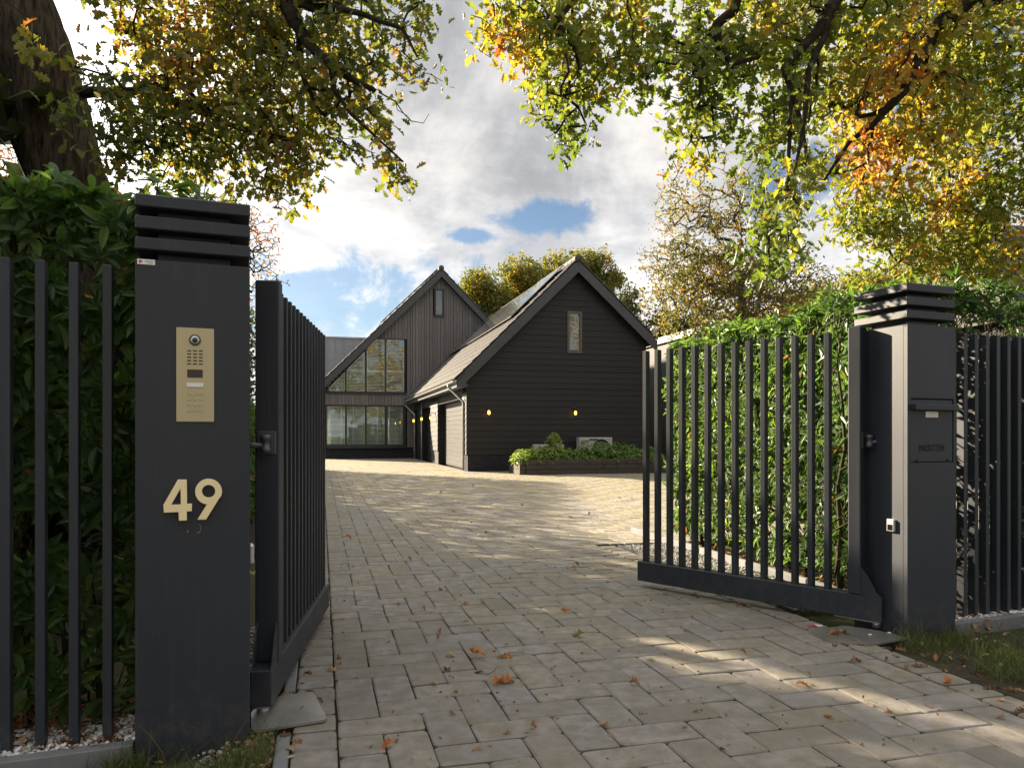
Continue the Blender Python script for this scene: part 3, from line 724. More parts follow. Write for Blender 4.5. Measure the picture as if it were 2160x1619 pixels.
MB().prism([(a[0] + .1 * sw, a[1] - .18 * sh), (a[0] + .18 * sw, a[1] - .18 * sh), (a[0] + .32 * sw, a[1] - .45 * sh), (a[0] + .18 * sw, a[1] - .75 * sh), (a[0] + .1 * sw, a[1] - .75 * sh)], 'y', -0.0034, -0.0026).build('red_arrow', RED, stk)
tm = text_mesh('lettering', 'GEVERS', sh * 0.42, 0.0006); link('lettering', tm, GREYPRINT, stk, (a[0] + .66 * sw, -0.0029, a[1] - .42 * sh), (R(90), 0, 0))
MB().box(a[0] + .60 * sw, a[0] + .88 * sw, -0.0032, -0.0026, a[1] - .80 * sh, a[1] - .72 * sh).build('small_print', GREYPRINT, stk)
# rust-coloured chip marks under the number
GLUE = mat_simple('old_glue', (0.28, 0.19, 0.13), 0.8)
x_, z_ = loc_on(OL, 396, 1120); tag(MB().cbox(x_ - .003, x_ + .003, -0.002, -0.0003, z_ - .005, z_ + .004, .0006).build('glue_mark', GLUE, None, loc=OL, rot=(0, 0, SA)), 'tiny dot of old glue under the 4 of the house number', 'glue mark')
p_ = [npt(1035, 1330), npt(1075, 1360), npt(1085, 1420), npt(1075, 1490), npt(1040, 1530), npt(1000, 1545)]
tag(MB().tube([(q[0], -0.0012, q[1]) for q in p_], [0.0012, .0016, .0016, .0016, .002, .0035], 6).build('glue_mark', GLUE, None, loc=OL, rot=(0, 0, SA)), 'hook-shaped trace of old glue under the 9 of the house number', 'glue mark')

# photocells on the inner faces
pc = thing('photocell', 'silver photocell with dark window on the inner face of the right pillar', 'photocell', OR, SA, 'gate photocells')
q = on_plane(1882, 1107, (OR.x, OR.y), (Nv.x, Nv.y))
MB().cbox(-0.022, 0.0, q[0] - .032, q[0] + .032, q[1] - .044, q[1] + .044, 0.005).build('housing', SILVER, pc)
MB().cbox(-0.0245, -0.020, q[0] - .022, q[0] + .022, q[1] - .036, q[1] + .006, 0.002).build('lens_window', BLACKG, pc)
pc = thing('photocell', 'silver photocell seen edge-on beside the left gate pillar', 'photocell', OL, SA, 'gate photocells')
MB().cbox(PWD, PWD + 0.022, 0.10, 0.165, 0.79, 0.88, 0.006).build('housing', SILVER, pc)
MB().cbox(PWD + 0.020, PWD + 0.0245, 0.11, 0.155, 0.80, 0.84, 0.002).build('lens_window', BLACKG, pc)

# ------------------------------------------------------------------ fences
SLW, SLD = 0.038, 0.060
def fence(name, label, o, xs, setb, side):
    t = thing(name, label, 'fence', o, SA, 'black slat fences beside the gate')
    sm = MB().cbox(-SLW / 2, SLW / 2, 0, SLD, 0.03, 2.166, 0.002).mesh('slat'); sm.materials.append(COAT)
    for x in xs: link('slat', sm, None, t, (x, setb, 0), (0, 0, R(random.uniform(-.5, .5))))
    a, b_ = min(xs) - .1, max(xs) + .1
    return t
LX = [on_plane(px, 800, (OL.x + Nv.x * .15, OL.y + Nv.y * .15), (Sv.x, Sv.y))[0] for px in (226, 155, 84, 10)]
stp = (LX[0] - LX[3]) / 3
LX += [LX[3] - stp * i for i in range(1, 9)]
fence('slat_fence', 'slat fence left of the pillar with the number 49', OL, LX, 0.15, -1)
RX = [0.462 + 0.066 + 0.118 * i for i in range(0, 26)]
fence('slat_fence', 'slat fence right of the pillar with the parcel flap', OR, RX, 0.15, 1)
ke = thing('kerb_board', None, None, OL, SA); ke['kind'] = 'structure'
for i in range(4): MB().cbox(-0.006 - (i + 1) * 1.0, -0.012 - i * 1.0, 0.03, 0.10, -0.10, 0.035, 0.004).build('edging_board', CONC, ke)
ke = thing('kerb_board', None, None, OR, SA); ke['kind'] = 'structure'
for i in range(4): MB().cbox(0.472 + i, 1.466 + i, 0.03, 0.10, -0.10, 0.035, 0.004).build('edging_board', CONC, ke)
def LW(o, x, y, z=0): return o + Sv * x + Nv * y + Vector((0, 0, z))
pebbles('white_pebbles', PEB_W, strip_pts(2600, lambda a, b, c: tuple(LW(OL, -1.3 * a - .005, 0.10 + 0.32 * b, 0.0 + 0.035 * c))), 0.011)
pebbles('white_pebbles', PEB_W, strip_pts(3000, lambda a, b, c: tuple(LW(OR, 0.47 + 2.2 * a, 0.10 + 0.32 * b, 0.0 + 0.035 * c))), 0.012)

# ------------------------------------------------------------------ gates
def gate(label, hx, hy, gx, gy, hand):
    """hinge-stile centre, direction of the leaf; hand = +1 when the driveway side lies to local -y"""
    ang = math.atan2(gy, gx)
    t = thing('gate_leaf', label, 'gate', (hx, hy, 0), ang, 'open leaves of the driveway gate')
    MB().cbox(-0.045, 0.045, -0.060, 0.060, 0.236, 2.195, 0.006).build('stile', COAT, t)
    MB().cbox(-0.19, 1.965, -0.052, 0.052, 0.055, 0.236, 0.005).build('bottom_rail', COAT, t)
    MB().prism([(-0.19, 0.237), (-0.155, 0.262), (-0.105, 0.36), (-0.0455, 0.44), (-0.0455, 0.237)], 'y', -0.052, -0.044).prism([(-0.19, 0.237), (-0.155, 0.262), (-0.105, 0.36), (-0.0455, 0.44), (-0.0455, 0.237)], 'y', 0.044, 0.052).build('gusset', COAT, t)
    sm = MB().cbox(-SLW / 2, SLW / 2, -SLD / 2, SLD / 2, 0.234, 2.175, 0.002).mesh('slat'); sm.materials.append(COAT)
    n = 14
    for i in range(n): link('slat', sm, None, t, (0.217 + (1.90 - 0.217) * i / (n - 1), 0, 0))
    MB().lathe([(0.028, 0.0), (0.028, 0.046), (0.020, 0.046), (0.020, 0.056)], -0.135, 0, 0.005, 18).build('pivot', GALV, t, True)
    MB().cbox(-0.17, 0.16, -0.03, 0.03, 0.040, 0.0545, 0.002).build('pivot_plate', GALV, t)
    # hinge at shoulder height: plate on the stile, upright barrel, arm to the pillar
    hg = MB().cbox(-0.053, -0.046, -0.046, 0.046, 1.30, 1.42, 0.003).build('hinge', HINGE, t)
    MB().lathe([(0.020, -0.045), (0.026, -0.045), (0.026, -0.02), (0.022, -0.018), (0.022, 0.018), (0.026, 0.02), (0.026, 0.045), (0.018, 0.048)], -0.085, 0, 1.355, 18).build('barrel', HINGE, hg, True)
    if hand > 0: MB().tube([(-0.085, 0, 1.35), (-0.10, 0.055, 1.348), (-0.105, 0.13, 1.345)], [0.015, 0.014, 0.014], 12).build('arm', HINGE, hg, True)
    else: MB().tube([(-0.085, 0, 1.35), (-0.135, -0.04, 1.348), (-0.21, -0.09, 1.345)], [0.015, 0.014, 0.014], 12).build('arm', HINGE, hg, True)
    return t
gate('left leaf of the black slat gate standing open beside the number 49 pillar', -1.262, 3.84, -0.114, 0.9935, 1)
gate('right leaf of the black slat gate swung open in front of the sunlit hedge', 2.553, 5.467, -0.69, 0.724, -1)
def ground_plate(label, pxs, z=0.012, th_=0.012):
    pts = [ground(px, py, z) for px, py in pxs]
    c0 = sum(pts, Vector()) / len(pts); c0.z = 0
    P = [((p - c0).x, (p - c0).y) for p in pts]
    # round the corners a little
    out = []
    for i, p in enumerate(P):
        a = Vector(P[i - 1]); c_ = Vector(p); b2 = Vector(P[(i + 1) % len(P)])
        ra = min(0.03, (a - c_).length * .3); rb = min(0.03, (b2 - c_).length * .3)
        p0 = c_ + (a - c_).normalized() * ra; p1 = c_ + (b2 - c_).normalized() * rb
        for s in (0, .33, .67, 1): out.append(tuple((1 - s) ** 2 * p0 + 2 * s * (1 - s) * c_ + s * s * p1))
    o = MB().prism(out, 'z', z - th_, z).build('cover_plate', PLATE, None, loc=c0); tag(o, label, 'cover plate', 'steel cover plates under the gate pivots')
    MB().prism([(x * .96, y * .96) for x, y in out], 'z', -0.05, z - th_ - .001).build('pit_frame', DARKHOLE, o)
    return o
ground_plate('worn steel cover plate in the paving at the foot of the left gate leaf', [(530, 1541), (691, 1516), (660, 1456), (572, 1470), (530, 1500)], 0.022)
ground_plate('weathered steel cover plate at the foot of the right gate pillar', [(1745, 1352), (1835, 1359), (1918, 1344), (1850, 1328), (1780, 1318), (1700, 1330)], 0.010)

# ------------------------------------------------------------------ garage
O = Vector((-1.71, 28.4, 0))
def hp(px, py, v=0.0):                               # picture point on the upright plane parallel to the fronts, v metres deep -> (u, z)
    o = O + Dv * v; return on_plane(px, py, (o.x, o.y), (Fv.x, Fv.y))
def sp(px, py, u=0.0):                               # on the plane of the side wall -> (v, z)
    o = O + Fv * u; return on_plane(px, py, (o.x, o.y), (Dv.x, Dv.y))
OH = 0.38
au, az_ = hp(1219.5, 546, -OH)
eu, ez = hp(962, 797, -OH)
mL = (az_ - ez) / (au - eu)
ru, rz_ = hp(1387, 717, -OH)
mR = (az_ - rz_) / (ru - au)
GW = ru - 0.35                                       # right wall
garage = thing('garage', 'black timber garage with tiled gable roof, a narrow window and two lit bulbs', 'garage', O, TH)
def roofL(u, au=au, az_=az_, m=None): return az_ - (au - u) * (m or mL)
core = MB().prism([(0.36, 0), (GW - 0.02, 0), (GW - 0.02, az_ - (GW - au) * mR - 0.3), (au, az_ - 0.32), (0.36, roofL(0.36) - 0.3)], 'y', 0.03, 16.9)
core.build('inner_wall', DARKHOLE, garage)
PITCH = 0.235; Z0 = 0.66
wu0, wz1 = hp(1195.5, 656); wu1, wz0 = hp(1226.5, 745.5)
def plank_front(u0, u1, z0, z1, cut):
    """lapped plank on the front: lower edge proud of the wall; ends follow the roof slope"""
    m = MB(); h = z1 - z0
    def lim(z): return (max(u0, au - (az_ - 0.34 - z) / mL), min(u1, au + (az_ - 0.34 - z) / mR))
    a0, b0 = lim(z0); a1, b1 = lim(z1)
    if b0 - a0 < 0.03: return None
    if b1 < a1: a1 = b1 = (a1 + b1) / 2
    j = random.uniform(-.003, .004); sg = random.uniform(-.003, .003)
    n = 3; V = []
    for i in range(n + 1):
        s = i / n; zb = z0 - 0.02 + sg * math.sin(s * 3 + z0); 
        ub = a0 + (b0 - a0) * s; ut = a1 + (b1 - a1) * s
        V += [(ub, 0.0, zb), (ub, -0.046 - j, zb), (ut, -0.022 - j, z1 + 0.0), (ut, 0.0, z1 + 0.0)]
    F = []
    for i in range(n):
        a = 4 * i; b = a + 4
        F += [(a, b, b + 1, a + 1), (a + 1, b + 1, b + 2, a + 2), (a + 2, b + 2, b + 3, a + 3)]
    F += [(0, 1, 2, 3), (4 * n + 3, 4 * n + 2, 4 * n + 1, 4 * n)]
    m.poly(V, F); m.build('plank', CLAD_BLACK, garage)
z = Z0
while z < az_ - 0.4:
    z1 = z + PITCH
    if z1 > wz0 and z < wz1:
        plank_front(0, wu0, z, z1, 1); plank_front(wu1, GW, z, z1, 1)
        if z < wz0 - .01: plank_front(wu0, wu1, z, wz0, 1)
        if z1 > wz1 + .03: plank_front(wu0, wu1, wz1 + .02, z1, 1)
    else: plank_front(0, GW, z, z1, 0)
    z = z1
MB().box(0.0, GW, -0.02, 0.029, 0, Z0).build('plinth', BRICK, garage)
def simple_window(parent, u0, u1, z0, z1, v, mat, fw=0.07, sill=True, name='window'):
    t = MB()
    t.box(u0, u0 + fw, v - 0.06, v + 0.03, z0, z1).box(u1 - fw, u1, v - 0.06, v + 0.03, z0, z1).box(u0 + fw, u1 - fw, v - 0.06, v + 0.03, z1 - fw, z1).box(u0 + fw, u1 - fw, v - 0.06, v + 0.03, z0, z0 + fw * 1.2)
    w = t.build(name, mat, parent)
    MB().box(u0 + fw, u1 - fw, v - 0.018, v - 0.008, z0 + fw * 1.2, z1 - fw).build('pane', GLASS, w)
    if sill: MB().box(u0 - 0.04, u1 + 0.04, v - 0.10, v - 0.0, z0 - 0.05, z0 - 0.002).build('sill', mat, w)
    return w
gw_ = simple_window(garage, wu0, wu1, wz0, wz1, -0.02, FRAMEO, 0.10, False)
# side wall: openings set back in a planked wall
def sv(px): return sp(px, 900)[0]
DOOR_H = sp(976, 840)[1]; EAVE_Z = ez
op1 = (sv(976.5), sv(924.5)); op2 = (sv(909.6), sv(889.5)); op3 = (sv(887.5), sv(875.6))
secs = [(0.0, op1[0]), (op1[1], op2[0]), (op2[1], op3[0]), (op3[1], 16.88)]
wm = MB()
for a, b_ in secs: wm.box(0.0, 0.34, a, b_, 0, EAVE_Z - 0.1)
wm.box(0.0, 0.34, 0.0, 16.88, DOOR_H, EAVE_Z - 0.1)
wm.build('side_wall', BRICK, garage)
def plank_side(v0, v1, z0, z1):
    m = MB().poly([(0.0, v0, z0 - .02), (-0.046, v0, z0 - .02), (-0.022, v0, z1), (0.0, v0, z1), (0.0, v1, z0 - .02), (-0.046, v1, z0 - .02), (-0.022, v1, z1), (0.0, v1, z1)],
                  [(0, 3, 2, 1), (4, 5, 6, 7), (0, 1, 5, 4), (1, 2, 6, 5), (2, 3, 7, 6)])
    m.build('plank', CLAD_BLACK, garage)
z = Z0
while z < DOOR_H + 0.3:
    for a, b_ in secs[:3]: plank_side(a + .004, b_ - .004, z, min(z + PITCH, DOOR_H + .2))
    z += PITCH
gd = MB().box(0.335, 0.345, op1[0], op1[1], 0.0, DOOR_H).build('garage_door', PANEL, garage)
nz_ = 14; ph = DOOR_H / nz_
for i in range(nz_): MB().cbox(0.315, 0.334, op1[0] + .01, op1[1] - .01, i * ph + .006, (i + 1) * ph - .006, 0.006).build('door_panel', PANEL, gd)
MB().box(0.32, 0.345, op2[0], op2[1], 0, DOOR_H).build('side_door', FRAMEB, garage)
MB().box(0.10, 0.33, op3[0], op3[1], 0, DOOR_H).build('side_door', FRAMEB, garage)
z = Z0
while z < DOOR_H: MB().box(0.02, 0.33, op2[1] - 0.03, op2[1] - 0.004, z + .004, z + PITCH - .004).build('plank', CLAD_BLACK, garage); z += PITCH
MB().box(-0.055, 0.01, -0.055, -0.002, Z0 - .02, EAVE_Z - .1).build('corner_post', CLAD_BLACK, garage)
# roof
SLA = math.atan(mL); SRA = math.atan(mR)
def tile_shape(w=0.335, l=0.60):
    xs = [0, .05, .10, .17, .24, .29, w]; zs = [.018, .042, .044, .016, .006, .012, .020]; n = len(xs)
    v = [(x, 0, z + .040) for x, z in zip(xs, zs)] + [(x, l, z) for x, z in zip(xs, zs)] + [(x, 0, 0.006) for x in xs]
    f = [(i, i + 1, n + i + 1, n + i) for i in range(n - 1)] + [(2 * n + i, 2 * n + i + 1, i + 1, i) for i in range(n - 1)]
    f += [(n + 0, 0, 2 * n, 2 * n), (n - 1, 2 * n - 1, 3 * n - 1, 3 * n - 1)]
    f = [q for q in f if len(set(q)) == 4] + [(n, 0, 2 * n), (n - 1, 2 * n - 1, 3 * n - 1)]
    return v, f
TV, TF = tile_shape(); tme = bpy.data.meshes.new('roof_tile'); tme.from_pydata(TV, [], TF); tme.materials.append(TILE)
TF3 = np.array(tri_faces(TF)); TVn = np.array(TV)
def tiled_slope(parent, side, au, az_, m, ue, v0, v1, gauge, budget, near=None):
    a = math.atan(m); c, s = math.cos(a), math.sin(a); sl = abs(au - ue) / c
    rows = int(sl / gauge); far = []; cols = int((v1 - v0) / 0.33)
    placed = 0
    cand = [(j * 1.0, i, j) for i in range(rows + 1) for j in range(cols)]; cand.sort()
    for _, i, j in cand:
        if side < 0:
            X = Vector((0, -1, 0)); Y = Vector((c, 0, s)); Z = Vector((-s, 0, c)); p = Vector((ue, v0 + (j + 1) * 0.33, az_ - (au - ue) * m)) + Y * (i * gauge)
        else:
            X = Vector((0, 1, 0)); Y = Vector((-c, 0, s)); Z = Vector((s, 0, c)); p = Vector((ue, v0 + j * 0.33, az_ - (ue - au) * m)) + Y * (i * gauge)
        if i == rows: p -= Y * (gauge - (sl - rows * gauge)) * 0.9
        M3 = Matrix((X, Y, Z)).transposed()
        if placed < budget:
            o = bpy.data.objects.new('roof_tile', tme); C.objects.link(o); o.parent = parent
            o.matrix_local = Matrix.Translation(p) @ M3.to_4x4() @ Matrix.Rotation(random.gauss(0, .006), 4, 'X'); placed += 1
        else: far.append((p, M3))
    if far:
        V, Fc, _ = scatter(TVn, TF3, np.array([q[0][:] for q in far]), np.array([[list(r_) for r_ in q[1]] for q in far]), np.ones(len(far)))
        link('roof_tiles', np_mesh('roof_tiles', V, Fc), TILE, parent, kind='stuff')
GAUGE = (au - hp(962, 797, -OH)[0]) / math.cos(SLA) / 14.0
roof = MB().prism([(eu, ez - 0.05), (au, az_ - 0.05), (ru, rz_ - 0.05), (ru, rz_ - 0.16), (au, az_ - 0.17), (eu, ez - 0.16)], 'y', -OH + 0.03, 17.6).build('roof', FASCIA, garage)
tiled_slope(garage, -1, au, az_, mL, eu - 0.05, -OH - 0.02, 17.2, GAUGE, 240)
tiled_slope(garage, 1, au, az_, mR, ru, -OH - 0.02, 1.3, GAUGE, 50)
def ridge(parent, u, z, v0, v1, r=0.15, budget=12):
    v = v0; i = 0
    while v < v1 - .1:
        MB().lathe([(r * 0.98, 0), (r * 1.02, 0.03), (r * 0.94, 0.06), (r * 0.92, 0.46)], u, v, z, 14, 'y').build('ridge_tile', TILE, parent, True); v += 0.45; i += 1
        if i >= budget:
            MB().tube([(u, v, z), (u, v1, z)], r * .93, 12).build('ridge_tile', TILE, parent, True); break
ridge(garage, au, az_ + 0.02, -OH - 0.05, 17.5)
def barge(parent, au, az_, ue, m, th_v, v, mat=FASCIA, uend=None, name='bargeboard'):
    s = 1 if ue > au else -1; ze = az_ - abs(ue - au) * m
    P = [(au, az_ - 0.03), (au, az_ - 0.03 - th_v), (ue, ze - 0.03 - th_v), (ue, ze - 0.03)]
    MB().prism(P, 'y', v, v + 0.04).build(name, mat, parent)
    MB().prism([(au, az_ - 0.175), (au, az_ - 0.20), (ue, ze - 0.20), (ue, ze - 0.175)], 'y', v + 0.042, -v * 0 + v + OH - 0.03).build('soffit', mat, parent)
barge(garage, au, az_, eu + 0.33, mL, 0.50, -OH)
barge(garage, au, az_, ru, mR, 0.46, -OH)
# eaves box, gutter, downpipes
MB().prism([(eu + 0.06, ez - 0.34), (eu + 0.40, ez - 0.34), (eu + 0.40, ez + 0.40 * mL - 0.18), (eu + 0.06, ez + 0.06 * mL - 0.18)], 'y', -OH + 0.005, -OH + 0.035).build('eaves_cheek', FASCIA, garage)
MB().box(eu + 0.06, -0.06, -OH + 0.02, 16.88, ez - 0.32, ez - 0.22).build('soffit', FASCIA, garage)
MB().box(eu + 0.03, eu + 0.06, -OH + 0.02, 16.88, ez - 0.34, ez - 0.10).build('fascia_board', FASCIA, garage)
gu = MB(); n = 8
gx, gz, gr = eu - 0.06, ez - 0.10, 0.085
prof = [(gx + gr * math.cos(PI + PI * k / n), gz + gr * math.sin(PI + PI * k / n)) for k in range(n + 1)]
pin = [(gx + gr * .86 * math.cos(PI + PI * k / n), gz + gr * .86 * math.sin(PI + PI * k / n)) for k in range(n, -1, -1)]
gt = gu.prism(prof + pin, 'y', -OH - 0.02, 16.6).build('gutter', ZINC, garage)
MB().prism(prof, 'y', -OH - 0.03, -OH - 0.018).build('end_cap', ZINC, gt)
for k in range(24): MB().box(gx - gr - 0.006, gx + gr, k * 0.7, k * 0.7 + 0.03, gz - 0.004, gz + 0.006).build('bracket', ZINC, gt)
def downpipe(pts, r=0.045):
    o = MB().tube(pts, r, 12).build('downpipe', ZINC, garage, True)
    x, y, _ = pts[-1]
    for zz2 in (0.5, 1.6, 2.6): MB().lathe([(r * 1.25, 0), (r * 1.25, 0.05)], x, y, zz2, 12).build('pipe_clip', ZINC, o)
va, _ = sp(945.5, 804, gx); vb, zb = sp(977.5, 847, -0.08)
downpipe([(gx, va, gz - 0.05), (gx, va, gz - 0.16), (-0.08, vb, zb), (-0.08, vb, zb - 0.12), (-0.08, vb, 0.02)])
va, _ = sp(853, 846, gx); vb, zb = sp(874.5, 874, -0.08)
downpipe([(gx, va, gz - 0.05), (gx, va, gz - 0.2), (-0.08, vb, zb), (-0.08, vb, zb - 0.12), (-0.08, vb, 0.02)])
vb, _ = sp(889.5, 900, -0.07); MB().tube([(-0.07, vb, EAVE_Z - .4), (-0.07, vb, 0.02)], 0.04, 10).build('downpipe', ZINC, garage, True)
# solar panels
sb_u = hp(1084, 655, 0.35)[0]
for r_ in range(2):
    for k in range(15):
        c, s = math.cos(SLA), math.sin(SLA); X = Vector((0, -1, 0)); Y = Vector((c, 0, s)); Z = Vector((-s, 0, c))
        Lp = (au - 0.22 - sb_u) / c / 2
        p = Vector((sb_u, 0.35 + (k + 1) * 1.06, az_ - (au - sb_u) * mL)) + Y * (r_ * Lp) + Z * 0.17
        o = MB().cbox(0.01, 1.05, 0.01, Lp - 0.01, -0.02, 0.02, 0.004).build('solar_panel', SOLAR, garage)
        o.matrix_local = Matrix.Translation(p) @ Matrix((X, Y, Z)).transposed().to_4x4()
for r_ in (0.1, 0.9):
    Lp = (au - 0.22 - sb_u) / math.cos(SLA)
    p = Vector((sb_u, 0, az_ - (au - sb_u) * mL)) + Vector((math.cos(SLA), 0, math.sin(SLA))) * (r_ * Lp)
    MB().box(p.x - .04, p.x + .02, 0.3, 16.2, p.z + .08, p.z + .13).build('solar_rail', HINGE, garage)

# wall lamps: bracket, arm, cap and bare bulb
def wall_lamp(label, x, y, z, facing):
    t = thing('wall_lamp', label, 'wall lamp', O + Fv * x + Dv * y + Vector((0, 0, z)), TH + (0 if facing == 'front' else -PI / 2), 'bare-bulb wall lamps on the garage')
    MB().lathe([(0.055, 0), (0.055, 0.02), (0.045, 0.03)], 0, -0.03, 0.18, 14, 'y').build('mount', FRAMEB, t, True)
    MB().tube([(0, -0.03, 0.18), (0, -0.12, 0.24), (0, -0.20, 0.24), (0, -0.24, 0.18), (0, -0.24, 0.10)], 0.013, 8).build('arm', FRAMEB, t, True)
    MB().lathe([(0.05, 0.05), (0.045, 0.11), (0.02, 0.13)], 0, -0.24, 0, 14).build('lamp_cap', FRAMEB, t, True)
    MB().lathe([(0.018, -0.11), (0.046, -0.085), (0.056, -0.04), (0.042, 0.02), (0.026, 0.05)], 0, -0.24, 0, 14).build('bulb', BULB, t, True)
for px, py, lb in ((1031, 868, 'left bulb lamp on the black garage front, near the corner'), (1213.5, 869, 'right bulb lamp on the black garage front, under the narrow window')):
    u, z = hp(px, py, -0.24); wall_lamp(lb, u, -0.03, z, 'front')
for px, py, lb in ((873.5, 886, 'lit bulb lamp beside the farthest downpipe of the garage side'), (890.5, 882, 'bulb lamp between the doors in the shaded part of the garage side'), (909.5, 880, 'bulb lamp on the sunlit planks beside the garage door')):
    v_, z = sp(px, py, -0.24); wall_lamp(lb, -0.03, v_, z, 'side')

# ------------------------------------------------------------------ main house
VM = 16.9
mau, maz = hp(931, 566, VM - 0.45); meu, mez = hp(686, 797, VM - 0.45); mm = (maz - mez) / (mau - meu)
rr_, rzz = hp(1027, 668, VM - 0.45); mmr = (maz - rzz) / (rr_ - mau)
house = thing('house', 'tall house with grey-brown boarded gable and shuttered windows behind the garage', 'house', O, TH)
ul = -5.55
MB().prism([(ul + .02, 0), (8.0, 0), (8.0, maz - (8.0 - mau) * mmr - .3), (mau, maz - 0.4), (ul + .02, maz - (mau - ul) * mm - 0.3)], 'y', VM + 0.75, VM + 14).build('inner_wall', ROOM, house)
# windows
W1 = [hp(688, 826, VM), hp(854.8, 829, VM), hp(854.8, 714.5, VM), hp(794, 714.5, VM)]
l0, l1, lt, tl = W1[0][0], W1[1][0], W1[2][1], W1[3][0]; lz = W1[1][1]
ksl = (lt - (W1[0][1] + 0.12)) / (tl - l0)
def topz(u): return min(lt, W1[0][1] + 0.12 + (u - l0) * ksl)
L0, Lz1 = hp(687.5, 852.8, VM); L1, Lz0 = hp(855.5, 941, VM)
S0, Sz1 = hp(916.3, 609.3, VM); S1, Sz0 = hp(935.6, 668, VM)
rb = random.Random(3); u = ul; boards = []
def wall_top(u): return maz - 0.42 - (abs(mau - u) * (mm if u < mau else mmr))
while u < 7.9:
    wd = rb.choice((0.13, 0.17, 0.21, 0.21)); a, b_ = u + 0.011, u + wd - 0.011; d = rb.uniform(0.0, 0.022)
    segs = [[Z0, None]]
    def cutout(z0, z1):
        global segs
        out = []
        for s0, s1 in segs:
            top = 99 if s1 is None else s1
            if z0 > s0: out.append([s0, min(z0, top)])
            if z1 < top: out.append([max(z1, s0), s1])
        segs = out
    if b_ > L0 and a < L1: cutout(Lz0, Lz1)
    if b_ > l0 and a < l1: cutout(lz, max(topz(a), topz(b_)) + 0.0)
    if b_ > S0 - 0.0 and a < S1: cutout(Sz0, Sz1)
    for s0, s1 in segs:
        ta, tb = wall_top(a), wall_top(b_)
        if s1 is not None: ta, tb = min(ta, s1), min(tb, s1)
        if b_ > 0.4 and min(ta, tb) < 5.0: continue
        if ta <= s0 + .02 and tb <= s0 + .02: continue
        ta, tb = max(ta, s0 + .01), max(tb, s0 + .01)
        MB().prism([(a, s0), (b_, s0), (b_, tb), (a, ta)], 'y', VM - 0.035 - d, VM + 0.0).build('board', CLAD_GREY, house)
    u += wd
def punched(parent, outer, holes, v0, v1, mat, name):
    me = upright(outline_mesh(name, [outer] + holes, v1 - v0), (v0 + v1) / 2)
    return link(name, me, mat, parent)
fr_h = [(L0 + .02, Lz0 + .02), (L1 - .02, Lz0 + .02), (L1 - .02, Lz1 - .02), (L0 + .02, Lz1 - .02)]
fu_h = [(l0 + .14, lz + .02), (l1 - .02, lz + .02), (l1 - .02, lt - .02), (tl + .02, lt - .02), (l0 + .14, topz(l0 + .14) - .03)]
fs_h = [(S0 + .02, Sz0 + .02), (S1 - .02, Sz0 + .02), (S1 - .02, Sz1 - .02), (S0 + .02, Sz1 - .02)]
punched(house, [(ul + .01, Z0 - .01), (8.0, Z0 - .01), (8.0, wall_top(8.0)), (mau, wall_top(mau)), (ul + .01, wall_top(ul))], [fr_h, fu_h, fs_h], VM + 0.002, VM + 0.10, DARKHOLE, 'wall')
MB().box(ul - .02, 0.0, VM - 0.02, VM + 0.15, 0, Z0).build('plinth', BRICK, house)
MB().box(-5.6, 8, VM + 0.101, VM + 0.75, 2.95, 3.35).build('floor_slab', ROOM, house)
def shutter_bay(win, u0, u1, z0, topf, mid=None, posts=(), v=VM + 0.06, pitch=0.085, fw=0.055):
    """louvred shutter behind one pane, top following topf(u)"""
    top0, top1 = topf(u0), topf(u1)
    br_ = None
    outer = [(u0, z0), (u1, z0), (u1, top1)]; inner = [(u0 + fw, z0 + fw * 1.4), (u1 - fw, z0 + fw * 1.4), (u1 - fw, topf(u1 - fw) - fw)]
    if top0 < top1 - 1e-3:
        ub = u0 + (min(top1, lt) - top0) / ksl
        if ub < u1 - .02: outer.append((ub, top1)); inner.append((ub + fw * .4, topf(u1) - fw))
    if top0 > z0 + 0.02: outer.append((u0, top0))
    zi = topf(u0 + fw) - fw * 1.5
    if zi > z0 + fw * 1.4 + .01: inner.append((u0 + fw, zi))
    elif top0 < top1: inner[0] = (u0 + (z0 + fw * 2.9 - top0) / ksl, z0 + fw * 1.4)
    sh = punched(win, outer, [inner], v, v + 0.03, SHUTTER, 'shutter')
    lv = MB(); z = z0 + fw * 1.4 + pitch * .6
    while z < max(top0, top1) - fw:
        ua = u0 + fw
        if topf(ua) - fw * 1.5 < z: ua = u0 + (z + fw * 1.5 - top0) / ksl if top1 > top0 else None
        if ua is None or ua > u1 - fw - .02: z += pitch; continue
        lv.poly([(ua, v + .005, z), (u1 - fw, v + .005, z), (u1 - fw, v + .05, z + .034), (ua, v + .05, z + .034), (ua, v + .005, z + .008), (u1 - fw, v + .005, z + .008), (u1 - fw, v + .05, z + .042), (ua, v + .05, z + .042)],
                [(0, 1, 2, 3), (7, 6, 5, 4), (0, 4, 5, 1), (3, 2, 6, 7)])
        z += pitch
    ua = u0
    if mid and topf(u0) < mid: ua = u0 + (mid - topf(u0)) / ksl + fw
    if mid and ua < u1: lv.box(ua, u1, v - .004, v + .03, mid - .04, mid + .04)
    for p in posts: lv.box(p - .022, p + .022, v - .006, v + .028, z0, topf(p))
    if lv.v: link('louvres', lv.mesh('louvres'), SHUTTER, win, kind='stuff')
